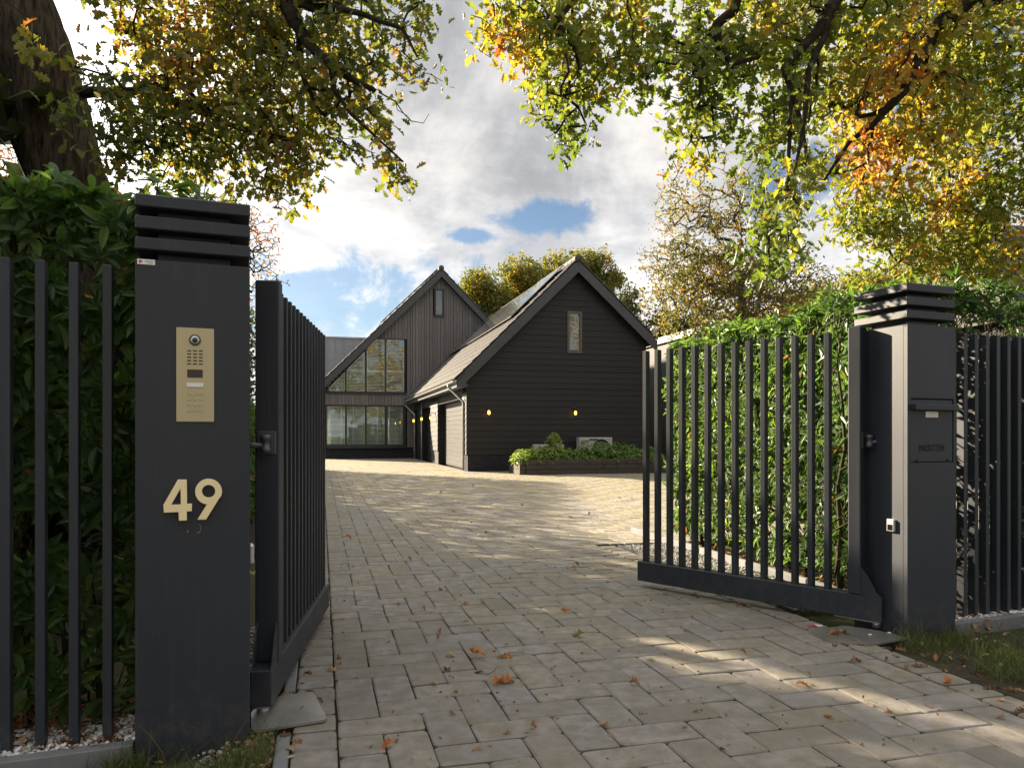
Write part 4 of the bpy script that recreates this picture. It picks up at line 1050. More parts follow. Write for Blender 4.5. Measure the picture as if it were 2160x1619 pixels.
# upper raking window
def wtop(u): return topz(u) - 0.075
muls = [hp(x, 800, VM)[0] for x in (727.6, 731.2, 769.2, 773.8, 811, 815.2)]
bays = [(l0 + .16, muls[0]), (muls[1], muls[2]), (muls[3], muls[4]), (muls[5], l1 - .08)]
wf = MB(); fwd = 0.07
sh_out = [(l0, lz), (l1, lz), (l1, lt), (tl, lt), (l0, topz(l0))]
holes = []
for a, b_ in bays:
    h = [(a, lz + .08), (b_, lz + .08), (b_, wtop(b_))]
    if wtop(a) < wtop(b_) - .01 and wtop(b_) > lt - .08 and a < tl < b_: h.append((tl, lt - .075))
    if wtop(a) > lz + .10: h.append((a, wtop(a)))
    holes.append(h)
win = punched(house, sh_out, holes, VM - 0.045, VM + 0.035, FRAMEB, 'window')
midz = hp(790, 782, VM)[1]
for (a, b_), h in zip(bays, holes):
    link('pane', upright(outline_mesh('pane', [h], 0.01), VM), GLASS, win)
    shutter_bay(win, a - .01, b_ + .01, lz + .07, lambda u: topz(u) - .06, midz)
MB().box(l0 - .05, l1 + .05, VM - 0.12, VM - 0.045, lz - 0.09, lz - 0.002).build('sill', FRAMEB, win)
# lower window
xs = [hp(x, 900, VM)[0] for x in (689.6, 727.7, 731.8, 769.6, 773.6, 811.2, 817.5, 849.6)]
holes = [[(xs[2 * i], Lz0 + .12), (xs[2 * i + 1], Lz0 + .12), (xs[2 * i + 1], Lz1 - .10), (xs[2 * i], Lz1 - .10)] for i in range(4)]
win = punched(house, [(L0, Lz0), (L1, Lz0), (L1, Lz1), (L0, Lz1)], holes, VM - 0.05, VM + 0.035, FRAMEB, 'window')
pst = [hp(680 + x / 6.75, 900, VM)[0] for x in (95, 270, 440, 785, 955, 1122)]
for h in holes:
    MB().box(h[0][0], h[1][0], VM - .005, VM + .005, h[0][1], h[2][1]).build('pane', GLASS, win)
    shutter_bay(win, h[0][0] - .01, h[1][0] + .01, h[0][1] - .01, lambda u, t=h[2][1] + .01: t, None, [p for p in pst if h[0][0] < p < h[1][0]], fw=0.03, pitch=0.075)
MB().box(L0 - .05, L1 + .05, VM - 0.13, VM - 0.05, Lz0 - 0.10, Lz0 - 0.002).build('sill', FRAMEB, win)
sw_ = simple_window(house, S0, S1, Sz0, Sz1, VM + .0, FRAMEB, 0.09)
# roof
tiled_slope(house, -1, mau, maz, mm, meu - 0.5, VM - 0.47, VM + 2.6, 0.545, 150)
tiled_slope(house, 1, mau, maz, mmr, 7.8, VM - 0.47, VM + 1.6, 0.545, 60)
MB().prism([(meu - .5, maz - (mau - meu + .5) * mm - .05), (mau, maz - .05), (8.3, maz - (8.3 - mau) * mmr - .05), (8.3, maz - (8.3 - mau) * mmr - .17), (mau, maz - .18), (meu - .5, maz - (mau - meu + .5) * mm - .17)], 'y', VM - 0.42, VM + 14).build('roof', FASCIA, house)
ridge(house, mau, maz + 0.02, VM - 0.5, VM + 14, 0.17, 8)
barge(house, mau, maz, meu - .5, mm, 0.50, VM - 0.45); barge(house, mau, maz, 8.0, mmr, 0.44, VM - 0.45)
for k in range(9):
    c, s = math.cos(math.atan(mm)), math.sin(math.atan(mm)); X = Vector((0, -1, 0)); Y = Vector((c, 0, s)); Z = Vector((-s, 0, c))
    p = Vector((hp(808, 677, VM)[0], VM + 0.1 + (k // 3 + 1) * 1.1, 0)); p.z = maz - (mau - p.x) * mm; p += Y * (k % 3) * 1.72 + Z * 0.17
    o = MB().cbox(0.01, 1.09, 0.01, 1.70, -0.02, 0.02, 0.004).build('solar_panel', SOLAR, house); o.matrix_local = Matrix.Translation(p) @ Matrix((X, Y, Z)).transposed().to_4x4()
u_, z_ = hp(684.5, 806, VM); MB().tube([(ul + .02, VM - .10, z_), (ul + .02, VM - .10, Z0)], 0.06, 10).build('downpipe', ZINC, house, True)

# grey zinc-clad wing behind the house, on the left
VZ = 25.0
wing = thing('zinc_clad_wing', 'flat-roofed grey zinc-clad building behind the left roof slope', 'building', O, TH)
zt = hp(700, 709.5, VZ)[1]; a = hp(610, 800, VZ)[0]; b_ = hp(800, 800, VZ)[0]
MB().box(a, b_ + 2, VZ + .03, VZ + 8, 0, zt - 0.1).build('wall', ZINCWALL, wing)
seam = hp(707, 800, VZ)[0] - hp(689, 800, VZ)[0]; s0 = hp(689, 800, VZ)[0]
k = -4
while s0 + k * seam < b_:
    MB().box(s0 + k * seam + .012, s0 + (k + 1) * seam - .012, VZ - 0.0, VZ + .028, 0.0, zt - .12).build('cladding_panel', ZINCWALL, wing)
    MB().box(s0 + k * seam - .012, s0 + k * seam + .011, VZ - 0.035, VZ + .028, 0.0, zt - .12).build('standing_seam', ZINCWALL, wing); k += 1
MB().box(a - .05, b_ + 2, VZ - .07, VZ + 8, zt - 0.10, zt).build('roof_edge', ZINC, wing)
# low building behind the garage on the right
P0 = Vector((10.1, 27.6, 0)); b2 = thing('outbuilding', 'low dark flat-roofed building with pale roof edge right of the garage', 'building', P0, TH)
MB().box(0, 7, 0, 13.0, 0, 6.0).build('wall', CLAD_BLACK, b2)
MB().box(-0.12, 7, -0.1, 13.1, 6.0, 6.32).build('roof_edge', LIGHTEDGE, b2)
fl2 = MB().lathe([(0.16, 0), (0.16, 0.55), (0.22, 0.56), (0.22, 0.66), (0.12, 0.68), (0.12, 0.8)], 0.3, 11.6, 6.33, 14).build('flue', ZINC, b2, True)
nb = thing('neighbour_house', "neighbour's house with dark tiled roof at the far right edge", 'house', (16.6, 24.0, 0), TH)
MB().box(0, 9, 0.0, 8, 0, 5.2).build('wall', BRICK, nb)
MB().prism([(-0.3, 5.15), (4.0, 9.6), (8.3, 5.15)], 'x', -0.3, 9.3).build('roof', TILE, nb)
for k in range(22):
    o = MB().cbox(0, 0.05, 0, 6.1, 0, 0.05, 0.01).build('roof_rib', FASCIA, nb)
    an = math.atan2(4.45, 4.3); o.matrix_local = Matrix.Translation((-0.3 + k * .44, -0.32, 5.16)) @ Matrix.Rotation(an, 4, 'X')

# ------------------------------------------------------------------ planter, its shrubs, heat pumps
cu_, cv_ = 1.32, -2.82
pu1 = hp(1425, 970, cv_)[0]
pt_top = EYE + (HY - 970) / F_PX * (O + Fv * cu_ + Dv * cv_).y
plt = thing('planter', 'long low planter of dark stacked sleepers in front of the garage', 'planter', O + Fv * cu_ + Dv * cv_, TH)
PLW, PLD, cs = pu1 - cu_, 1.55, pt_top / 3
rp = random.Random(11)
for r_ in range(3):
    x = 0.22; xx = [0.22] + sorted(rp.uniform(0.8, PLW - .6) for _ in range(3)) + [PLW]
    for i in range(len(xx) - 1):
        if xx[i + 1] - xx[i] > .15: MB().cbox(xx[i] + .004, xx[i + 1] - .004, 0.0 + rp.uniform(0, .012), 0.20, r_ * cs + .003, (r_ + 1) * cs - .004, 0.012).build('sleeper', SLEEPER, plt)
    MB().cbox(0.0, 0.212, 0.0, PLD, r_ * cs + .003, (r_ + 1) * cs - .004, 0.012).build('sleeper', SLEEPER, plt)
    MB().cbox(0.22, PLW, PLD - .2, PLD, r_ * cs + .003, (r_ + 1) * cs - .004, 0.012).build('sleeper', SLEEPER, plt)
    MB().cbox(PLW + .004, PLW + .2, 0.0, PLD, r_ * cs + .003, (r_ + 1) * cs - .004, 0.012).build('sleeper', SLEEPER, plt)
MB().box(0.2, PLW, 0.18, PLD - .18, 0.05, pt_top - .06).build('soil', JOINT, plt)
def whorl_cloud(name, tips, dirs, per, size, tmpl, mat, parent, tint_c, jitter=0.15, spread=(50, 85), droop=0.25, back=0.35):
    n = len(tips) * per
    D_ = np.repeat(dirs, per, 0); D_ /= np.linalg.norm(D_, axis=1, keepdims=True)
    a = np.cross(D_, rdir(n)); a /= np.linalg.norm(a, axis=1, keepdims=True) + 1e-9
    an = np.radians(rng.uniform(spread[0], spread[1], n))[:, None]
    yd = D_ * np.cos(an) + a * np.sin(an); yd[:, 2] -= droop * rng.random(n)
    pos = np.repeat(tips, per, 0) - D_ * (rng.random(n)[:, None] * size * back * 2)
    t = np.clip(np.repeat(tint_c, per) + rng.normal(size=n) * jitter, 0, 1)
    return pos, frames(yd, D_ + rdir(n) * 0.35), size * (0.65 + 0.6 * rng.random(n)), t
def shrub(label, u, v, r, h, bright):
    base = O + Fv * u + Dv * v; h *= 1.02; r *= 1.1; t = thing('shrub', label, 'shrub', (base.x, base.y, pt_top - .08), 0, 'shrubs in the sleeper planter')
    n = int(40 + 60 * r * h / .3); d = rdir(n); d[:, 2] = np.abs(d[:, 2]); tips = d * np.array([r, r, h]) * (0.55 + 0.45 * rng.random(n))[:, None]
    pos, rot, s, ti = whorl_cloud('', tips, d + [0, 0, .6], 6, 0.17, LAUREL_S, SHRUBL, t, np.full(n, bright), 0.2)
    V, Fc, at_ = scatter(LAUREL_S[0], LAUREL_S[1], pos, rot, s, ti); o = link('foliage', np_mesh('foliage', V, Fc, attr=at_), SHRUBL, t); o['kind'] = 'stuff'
    m = MB()
    for k in range(0, n, 4): m.tube([(0, 0, 0), tuple(tips[k] * .5 + [0, 0, .05]), tuple(tips[k])], [.012, .008, .004], 5)
    m.build('stem', STEM, t)
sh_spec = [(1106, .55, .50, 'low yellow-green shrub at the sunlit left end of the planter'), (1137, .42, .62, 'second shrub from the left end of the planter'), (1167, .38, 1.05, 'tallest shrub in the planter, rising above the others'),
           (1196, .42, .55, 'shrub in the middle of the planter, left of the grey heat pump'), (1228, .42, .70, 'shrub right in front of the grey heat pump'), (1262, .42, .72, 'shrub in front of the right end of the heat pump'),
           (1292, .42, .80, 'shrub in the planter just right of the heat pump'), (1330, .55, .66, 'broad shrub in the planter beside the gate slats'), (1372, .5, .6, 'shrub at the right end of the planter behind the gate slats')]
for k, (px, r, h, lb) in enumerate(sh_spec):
    shrub(lb, hp(px, 960, -2.35)[0], -2.42 + (k % 2) * .2, r, h, 0.85 if k < 3 else 0.55)  # three sunlit shrubs take a lighter leaf tint, sunlight put in the colour
def heat_pump(label, px0, px1, pyt, zb):
    u0, z1 = hp(px0, pyt, -0.75); u1, _ = hp(px1, pyt, -0.75); b0 = O + Fv * u0 + Dv * -0.75
    t = thing('heat_pump', label, 'heat pump', b0, TH, 'heat pumps behind the planter'); w = u1 - u0
    MB().cbox(0, w, 0, 0.35, zb, z1, 0.02).build('casing', AC, t)
    cz = (z1 + zb) / 2; r = min((z1 - zb) * .42, w * .27)
    gl = MB().lathe([(r, -0.01), (r, -0.03), (r * .94, -0.03), (r * .94, -0.012)], w * .66, 0, cz, 28, 'y').build('fan_guard', FRAMEB, t, True)
    for q in (0.25, 0.5, 0.75): MB().lathe([(r * q, -0.028), (r * q, -0.034), (r * q - .012, -0.034), (r * q - .012, -0.028)], w * .66, 0, cz, 24, 'y').build('guard_ring', AC, gl, True)
    MB().box(w * .05, w * .30, -0.006, -0.001, z1 - .16, z1 - .13).box(w * .05, w * .16, -0.006, -0.001, z1 - .24, z1 - .19).build('marking', FRAMEB, t)
    MB().cbox(w * .3, w * .57, -0.012, -0.001, z1 - .12, z1 - .05, 0.004).build('vent', FRAMEO, t)
    for x in (.08, w - .14): MB().box(x, x + .06, 0.02, 0.33, 0, zb).build('foot', HINGE, t)
heat_pump('pale heat pump unit half hidden behind the tallest shrub', 1127, 1190, 937, 0.35)
heat_pump('larger grey heat pump with dark display against the garage wall', 1222, 1292, 922, 0.45)

# ------------------------------------------------------------------ cherry laurel hedges
def hedge(name, label, o, ang, x0, x1, y0, y1, h0, ntips, size, tmpl, per=6, base=0.35, objects=0, bias=0.62, sides=('f', 't'), gaps=0.0, cat='hedge', hs=0.0):
    """o: corner on the ground, x along the hedge, y into it; tips gather on the front face and the top"""
    t = thing(name, label, cat, o, ang); ca, sa = math.cos(ang), math.sin(ang)
    pos = []; dr = []
    while len(pos) < ntips:
        x = random.uniform(x0, x1); h = h0 + hs * x; q = random.random(); wob = 0.10 * noise.noise(Vector((x * 1.3, q * 2, 4)))
        hh = h + 0.10 * noise.noise(Vector((x * 1.1, 0, 9))) + random.gauss(0, .035)
        if q < bias:
            z = 0.12 + (hh - 0.12) * random.random() ** 0.85
            y = y0 + 0.07 * (1 + noise.noise(Vector((x * 2.2, z * 2.2, 1)))) + abs(random.gauss(0, .06)); d = (random.gauss(0, .35), -1, random.gauss(.35, .35))
        elif q < bias + 0.14:
            z = hh; y = random.uniform(y0, y1); d = (random.gauss(0, .4), random.gauss(-.1, .4), 1)
        elif q < bias + 0.20 and 'e' in sides:
            x = x1 - abs(random.gauss(0, .06)) if random.random() < .8 else x0; z = 0.12 + (hh - .12) * random.random(); y = random.uniform(y0, y1); d = (1 if x > x0 + .1 else -1, random.gauss(0, .4), .4)
        else:
            z = 0.15 + (hh - .15) * random.random(); y = random.uniform(y0, y1); d = tuple(rdir(1)[0] + np.array([0, -.2, .4]))
        if gaps and noise.noise(Vector((x * 2.6, 0, z * 2.6))) > gaps: continue
        pos.append((x, y, z)); dr.append(d)
    pos = np.array(pos); dr = np.array(dr)
    tc_ = cluster_tint(pos, 1.5, base, 0.12)
    P, Rm, S, T = whorl_cloud('', pos, dr, per, size, tmpl, LAUREL_D, t, tc_, 0.13, (42, 82), 0.35, 0.3)
    T = np.where(rng.random(len(T)) < 0.006, 0.99, np.minimum(T, 0.955))
    if objects:                                      # the largest-looking leaves are separate parts
        W = np.stack([o.x + P[:, 0] * ca - P[:, 1] * sa, o.y + P[:, 0] * sa + P[:, 1] * ca, P[:, 2] - EYE], 1)
        infr = (W[:, 1] > 0.5) & (np.abs(W[:, 0] / W[:, 1]) < 0.70) & (W[:, 2] / W[:, 1] < .6)
        dist = np.where(infr, np.linalg.norm(W, axis=1) / S * .13, 1e9); idx = np.argsort(dist)[:objects]
        lm = []
        for tv in (0.1, 0.3, 0.45, 0.6, 0.8, 0.94):
            lm.append(np_mesh('leaf', tmpl[0], tmpl[1], attr=np.full(len(tmpl[0]), tv))); lm[-1].materials.append(LAUREL_D)
        for i in idx:
            ob = bpy.data.objects.new('leaf', lm[min(5, int(T[i] * 6))]); C.objects.link(ob); ob.parent = t
            ob.matrix_local = Matrix.Translation(P[i]) @ Matrix(Rm[i].tolist()).to_4x4() @ Matrix.Scale(S[i], 4)
        m = np.ones(len(P), bool); m[idx] = False; P, Rm, S, T = P[m], Rm[m], S[m], T[m]
    V, Fc, at_ = scatter(tmpl[0], tmpl[1], P, Rm, S, T)
    fo = link('foliage', np_mesh('foliage', V, Fc, attr=at_), LAUREL_D, t); fo['kind'] = 'stuff'
    m = MB()                                         # upright stems with side twigs reaching the tips
    k = x0 + .1; h = h0 + min(hs * x0, hs * x1)
    while k < x1:
        ym = (y0 + y1) / 2 + random.uniform(-.12, .12); pth = [(k + random.gauss(0, .03), ym + random.gauss(0, .03), z) for z in np.linspace(-.05, h - .25, 8)]
        m.tube(pth, [.022, .021, .019, .017, .015, .012, .009, .005], 6); k += random.uniform(.16, .3)
    for i in range(0, len(pos), 3):
        p = pos[i]; q = (p[0] + random.gauss(0, .12), (y0 + y1) / 2, max(0.05, p[2] - random.uniform(.15, .4))); mid = tuple((np.array(p) + np.array(q)) / 2 + rng.normal(size=3) * .03)
        m.tube([q, mid, tuple(p)], [.007, .005, .003], 4, False)
    m.build('stems', STEM, t, True, kind='stuff'); return t
hedge('laurel_hedge', 'dark shaded cherry laurel hedge behind the fence left of number 49', OL, SA, -3.4, 0.32, 0.30, 1.05, 2.56, 2500, 0.120, LAUREL, 6, 0.62, 300, 0.56, gaps=0.36, hs=0.09)
# face of the long hedge looks towards -F: use a frame whose x runs back along the drive (towards the street)
oh = EW(4.36, 5.80); angh = TH - PI / 2
hedge('laurel_hedge', 'sunlit cherry laurel hedge along the drive behind the open right gate leaf', oh, angh, 0.0, 4.05, 0.0, 0.75, 2.60, 3500, 0.100, LAUREL, 6, 0.68, 300, 0.64, sides=('f', 't', 'e'))
hedge('laurel_hedge', 'dark cherry laurel hedge behind the fence right of the parcel pillar', OR, SA, 0.10, 4.6, 0.42, 1.1, 2.56, 1500, 0.120, LAUREL_S, 6, 0.30, 0, 0.52, gaps=0.36)

ol2 = EW(-1.15, 2.9)
hedge('laurel_hedge', 'lower laurel hedge along the left edge of the drive, behind the left gate leaf', ol2, TH + PI / 2, 0.0, 11.0, 0.0, 0.7, 2.36, 4200, 0.17, LAUREL_S, 6, 0.45, 0, 0.55, hs=-0.085)

# ------------------------------------------------------------------ trees
def blobs_px(L, depth, ry, sc_=1.0):
    out = []
    for b in L:
        px, py, rx, rz = b[:4]; d = depth + (b[4] if len(b) > 4 else 0)
        p = at(px, py, d); out.append((p.x, p.y, p.z, rx / F_PX * d, ry, rz / F_PX * d, b[5] if len(b) > 5 else 1.0))
    return out
def limb(L): return [tuple(at(px, py, d)) + (r,) for px, py, d, r in L]

def bark_trunk(name, path, rad, parent, sides=44, rings=60, ridge_=0.03, mat=OAKBARK):
    path = [Vector(p) for p in path]; V = []; Fc = []
    n = len(path) - 1
    for i in range(rings):
        s = i / (rings - 1) * n; k = min(int(s), n - 1); t = s - k
        p0 = path[max(k - 1, 0)]; p1 = path[k]; p2 = path[k + 1]; p3 = path[min(k + 2, n)]
        p = 0.5 * ((2 * p1) + (p2 - p0) * t + (2 * p0 - 5 * p1 + 4 * p2 - p3) * t * t + (3 * p1 - p0 - 3 * p2 + p3) * t ** 3); r = rad[k] + (rad[k + 1] - rad[k]) * t
        for j in range(sides):
            a = 2 * PI * j / sides; c_, s_ = math.cos(a), math.sin(a)
            h = noise.noise(Vector((c_ * 5.5, s_ * 5.5, p.z * 1.5))); h2 = abs(noise.noise(Vector((c_ * 11, s_ * 11, p.z * 2.6 + 5))))
            q = r + ridge_ * (h * 0.8 - h2 * 1.3) + 0.035 * r / .3 * noise.noise(Vector((c_, s_, p.z * .6)))
            V.append((p.x + c_ * q, p.y + s_ * q, p.z))
    for i in range(rings - 1):
        for j in range(sides):
            j2 = (j + 1) % sides; Fc.append((i * sides + j, i * sides + j2, (i + 1) * sides + j2, (i + 1) * sides + j))
    return link(name, np_mesh(name, np.array(V), np.array(Fc), smooth=True), mat, parent)

# the oak on the left, standing behind the laurel hedge
oak = thing('oak_tree', 'large oak with thick ridged trunk behind the left hedge, olive and yellow leaves', 'tree', (0, 0, 0))
tp = [(-3.25, 7.0, -.1), (-3.45, 6.85, 1.2), (-3.72, 6.65, 2.6), (-3.90, 6.5, 3.6), (-4.12, 6.35, 4.6), (-4.38, 6.1, 5.6), (-4.6, 5.9, 6.6), (-4.9, 5.7, 8.5)]
bark_trunk('trunk', tp, [.50, .40, .34, .315, .35, .37, .36, .25], oak, 64, 110, 0.028)
limbs = [limb([(170, 195, 6.4, .05), (290, 192, 6.2, .032), (400, 225, 6.0, .026), (500, 270, 5.9, .02), (600, 292, 5.8, .014)]),
         limb([(250, 60, 6.2, .05), (290, 60, 6.1, .04), (310, 110, 6.0, .03), (370, 170, 5.9, .022), (450, 240, 5.8, .014)]),
         [(-4.5, 6.0, 6.3, .12)] + limb([(480, -160, 5.8, .09), (590, -10, 5.6, .065), (625, 45, 5.5, .055), (650, 95, 5.5, .045), (700, 140, 5.4, .035), (740, 165, 5.4, .026), (790, 190, 5.4, .018)]),
         limb([(700, 140, 5.4, .028), (705, 190, 5.4, .02), (740, 240, 5.4, .015), (800, 295, 5.4, .010), (850, 340, 5.4, .007)]),
         limb([(635, 60, 5.5, .035), (632, 110, 5.6, .026), (640, 160, 5.6, .02), (670, 230, 5.7, .012)]),
         limb([(590, -10, 5.6, .05), (660, 12, 5.5, .036), (705, 20, 5.4, .03), (720, -15, 5.4, .03)]),
         [(-4.4, 6.1, 5.6, .10)] + limb([(330, -80, 6.3, .06), (420, -20, 6.2, .045), (520, 60, 6.1, .03), (590, 70, 6.0, .02)]),
         limb([(600, -20, 5.6, .03), (760, 30, 5.2, .02), (850, 60, 5.1, .014), (880, 120, 5.1, .008)])]
BL = [(320, 50, 130, 75, 0, 1.1), (470, 70, 150, 95, 0, 1.25), (620, 80, 130, 100, 0, 1.1), (760, 70, 110, 90, -.2, .9), (860, 30, 90, 50, -.3, .8), (880, 130, 55, 55, -.3, .45),
      (330, 210, 110, 90, .2, 1.1), (460, 210, 130, 90, 0, 1.25), (600, 220, 110, 80, 0, 1.1), (700, 190, 90, 80, -.1, .75), (780, 220, 60, 50, -.1, .5), (290, 330, 75, 55, .3, 1.0), (420, 310, 130, 60, .2, 1.2), (560, 320, 100, 55, 0, 1.15),
      (640, 340, 65, 55, 0, 1.0), (560, 400, 70, 35, .1, .55), (470, 385, 90, 30, .1, .5), (835, 350, 38, 42, -.1, .8), (795, 300, 35, 35, -.1, .5), (850, 385, 22, 20, 0, .8), (700, 275, 60, 45, 0, .7),
      (330, 400, 80, 30, .4, .8), (30, 180, 50, 90, 1.3, .2), (10, 290, 40, 60, 1.3, .3), (60, 60, 60, 60, -1.2, .06), (100, 140, 55, 50, -1.5, .14), (160, 280, 60, 50, -1.2, .14), (590, 420, 26, 12, 0, .4)]
BL += [(550, -90, 330, 120, .2, .45), (100, -150, 300, 120, .3, .35)]
bl3 = blobs_px(BL, 5.9, 0.75)
tips = blob_points(bl3, 118)
X, par, rad, ti, nl = grow(limbs, tips, 0.13, 0.30, 0.0026, 0.48, 0.0022)
w_ = wood_mesh('branches', X, par, rad, 6); o_ = link('branches', w_, TWIG, oak)
tc_ = cluster_tint(tips, 1.4, 0.50, 0.22)
leaf_cloud('leaves', OAKT, tips, 10, 0.15, 0.085, tc_, OAK_L, oak, 0.17, 0.35)
def bare_twig(parent, pts, r):
    MB().tube([tuple(at(*p)) for p in pts], [r * (1 - .7 * i / (len(pts) - 1)) for i in range(len(pts))], 6).build('bare_twig', TWIG, parent)
bare_twig(oak, [(800, 195, 5.4), (835, 215, 5.4), (850, 238, 5.4), (866, 255, 5.4), (893, 260, 5.4), (905, 240, 5.4)], .006)
bare_twig(oak, [(835, 215, 5.4), (838, 232, 5.4), (860, 245, 5.4), (872, 261, 5.4)], .004)

# the oak on the right, its trunk outside the view, boughs hanging over the entrance
oak2 = thing('oak_tree', 'oak overhanging from the right with green, yellow and orange leaves', 'tree', (0, 0, 0))
bark_trunk('trunk', [(8.3, 8.6, -.1), (8.2, 8.5, 2), (8.0, 8.3, 4), (7.7, 8.0, 6), (7.2, 7.6, 8), (6.9, 7.4, 10)], [.55, .42, .38, .36, .30, .2], oak2, 28, 40)
R0 = (7.6, 7.9, 6.6, .14); R1 = (7.3, 7.7, 7.6, .13)
limbs = [[R0] + limb([(2260, -60, 6.6, .10), (2010, 20, 6.2, .065), (1950, 90, 6.1, .052), (1905, 195, 6.0, .042), (1840, 260, 6.0, .030), (1790, 300, 6.0, .020), (1740, 380, 6.0, .012)]),
         limb([(2300, 80, 7.4, .08), (2160, 95, 7.0, .055), (2090, 105, 6.9, .048), (2040, 135, 6.9, .038), (1980, 170, 6.9, .024), (1900, 290, 7.0, .014)]),
         limb([(2280, 170, 8.2, .07), (2160, 170, 7.8, .045), (2090, 225, 7.8, .036), (2030, 290, 7.9, .028), (1980, 380, 8.0, .016)]),
         limb([(2290, 300, 8.6, .07), (2160, 335, 8.4, .046), (2110, 385, 8.4, .038), (2040, 440, 8.4, .028), (1960, 480, 8.5, .018), (1890, 560, 8.6, .010)]),
         [R1] + limb([(1900, -260, 5.9, .085), (1780, -40, 5.6, .055), (1730, 60, 5.5, .042), (1680, 115, 5.5, .036), (1655, 145, 5.5, .028), (1668, 190, 5.5, .020), (1690, 260, 5.5, .015), (1700, 320, 5.5, .010)]),
         limb([(1745, 20, 5.5, .036), (1740, 75, 5.5, .030), (1705, 150, 5.5, .026), (1700, 230, 5.4, .020), (1690, 300, 5.4, .015), (1672, 370, 5.4, .009)]),
         limb([(1668, 190, 5.5, .016), (1665, 280, 5.5, .012), (1662, 400, 5.5, .009), (1680, 425, 5.5, .008), (1682, 470, 5.5, .006), (1640, 540, 5.5, .004)]),
         [(7.3, 7.7, 7.8, .10)] + limb([(1640, -260, 5.6, .07), (1560, -60, 5.5, .05), (1550, 20, 5.5, .040), (1510, 55, 5.5, .034), (1515, 100, 5.5, .026), (1545, 135, 5.5, .020), (1600, 120, 5.5, .014)]),
         limb([(1510, 60, 5.5, .022), (1480, 150, 5.5, .014), (1472, 230, 5.5, .008)]),
         limb([(1640, -260, 5.6, .05), (1400, -120, 5.4, .035), (1250, -60, 5.3, .025), (1180, 40, 5.3, .014), (1200, 150, 5.3, .008)]),
         limb([(2320, 560, 9.5, .05), (2180, 520, 9.3, .035), (2100, 560, 9.3, .024), (2030, 585, 9.4, .012)])]
BR = [(1190, 45, 200, 75, 0, 1.15), (1180, 140, 120, 65, 0, 1.15), (1195, 215, 72, 45, 0, 1.1), (1205, 262, 42, 30, 0, 1.0), (1050, 30, 65, 55, -.1, .8), (1330, 60, 80, 80, 0, .9), (1330, 150, 60, 40, 0, .9), (1365, 165, 22, 22, 0, .6),
      (1500, 70, 130, 90, 0, 1.15), (1480, 190, 85, 75, 0, 1.1), (1480, 285, 68, 48, 0, 1.1), (1620, 90, 120, 110, .2, 1.15), (1640, 230, 85, 75, .1, 1.1), (1640, 330, 70, 45, .1, .9), (1640, 400, 40, 40, 0, .7), (1645, 460, 58, 50, 0, 1.3), (1620, 530, 62, 42, 0, 1.2), (1630, 565, 50, 18, 0, .9),
      (1790, 90, 140, 120, .3, 1.15), (1800, 220, 110, 90, .4, 1.0), (1940, 110, 140, 130, .6, 1.2), (2080, 110, 120, 130, 1.0, 1.2), (1930, 270, 130, 100, 1.0, 1.1), (2070, 290, 120, 110, 1.8, 1.1), (1800, 330, 90, 50, .6, .7), (1760, 330, 40, 30, .4, .5),
      (1840, 420, 100, 60, 2.0, 1.15), (1880, 490, 90, 50, 2.4, 1.1), (1800, 465, 40, 40, 2.2, .9), (1990, 430, 110, 80, 2.4, 1.1), (2110, 440, 90, 100, 2.6, 1.15), (2010, 540, 120, 60, 3.0, 1.1), (2120, 560, 80, 60, 3.0, 1.0), (1850, 575, 70, 28, 3.2, 1.0), (1930, 560, 70, 40, 3.0, .9)]
BR += [(1700, -100, 500, 130, .5, .30), (2300, 150, 130, 250, 1.5, .3)]
bl4 = blobs_px(BR, 5.8, 0.70)
tips = blob_points(bl4, 112)
X, par, rad, ti, nl = grow(limbs, tips, 0.14, 0.30, 0.0026, 0.48, 0.0022)
link('branches', wood_mesh('branches', X, par, rad, 6), TWIG, oak2)
tc_ = cluster_tint(tips, 1.1, 0.42, 0.20, 3.0)
pxs = tips[:, 0] / tips[:, 1] * F_PX + CX; pys = HY - (tips[:, 2] - EYE) / tips[:, 1] * F_PX
for (ox, oy, orad) in ((1810, 270, 90), (1830, 330, 60), (1640, 30, 60), (2020, 400, 60), (1090, 85, 40), (1900, 170, 70), (1330, 15, 40), (1990, 440, 40)):
    w = np.exp(-((pxs - ox) ** 2 + (pys - oy) ** 2) / orad ** 2); tc_ += 0.24 * w
tc_ -= 0.12 * np.exp(-((pxs - 1630) ** 2 + (pys - 500) ** 2) / 110 ** 2)
tc_ += 0.10 * np.clip((pys - 380) / 150, 0, 1) * (pxs > 1750)
leaf_cloud('leaves', OAKT, tips, 10, 0.15, 0.092, tc_, OAK_R, oak2, 0.13, 0.35)

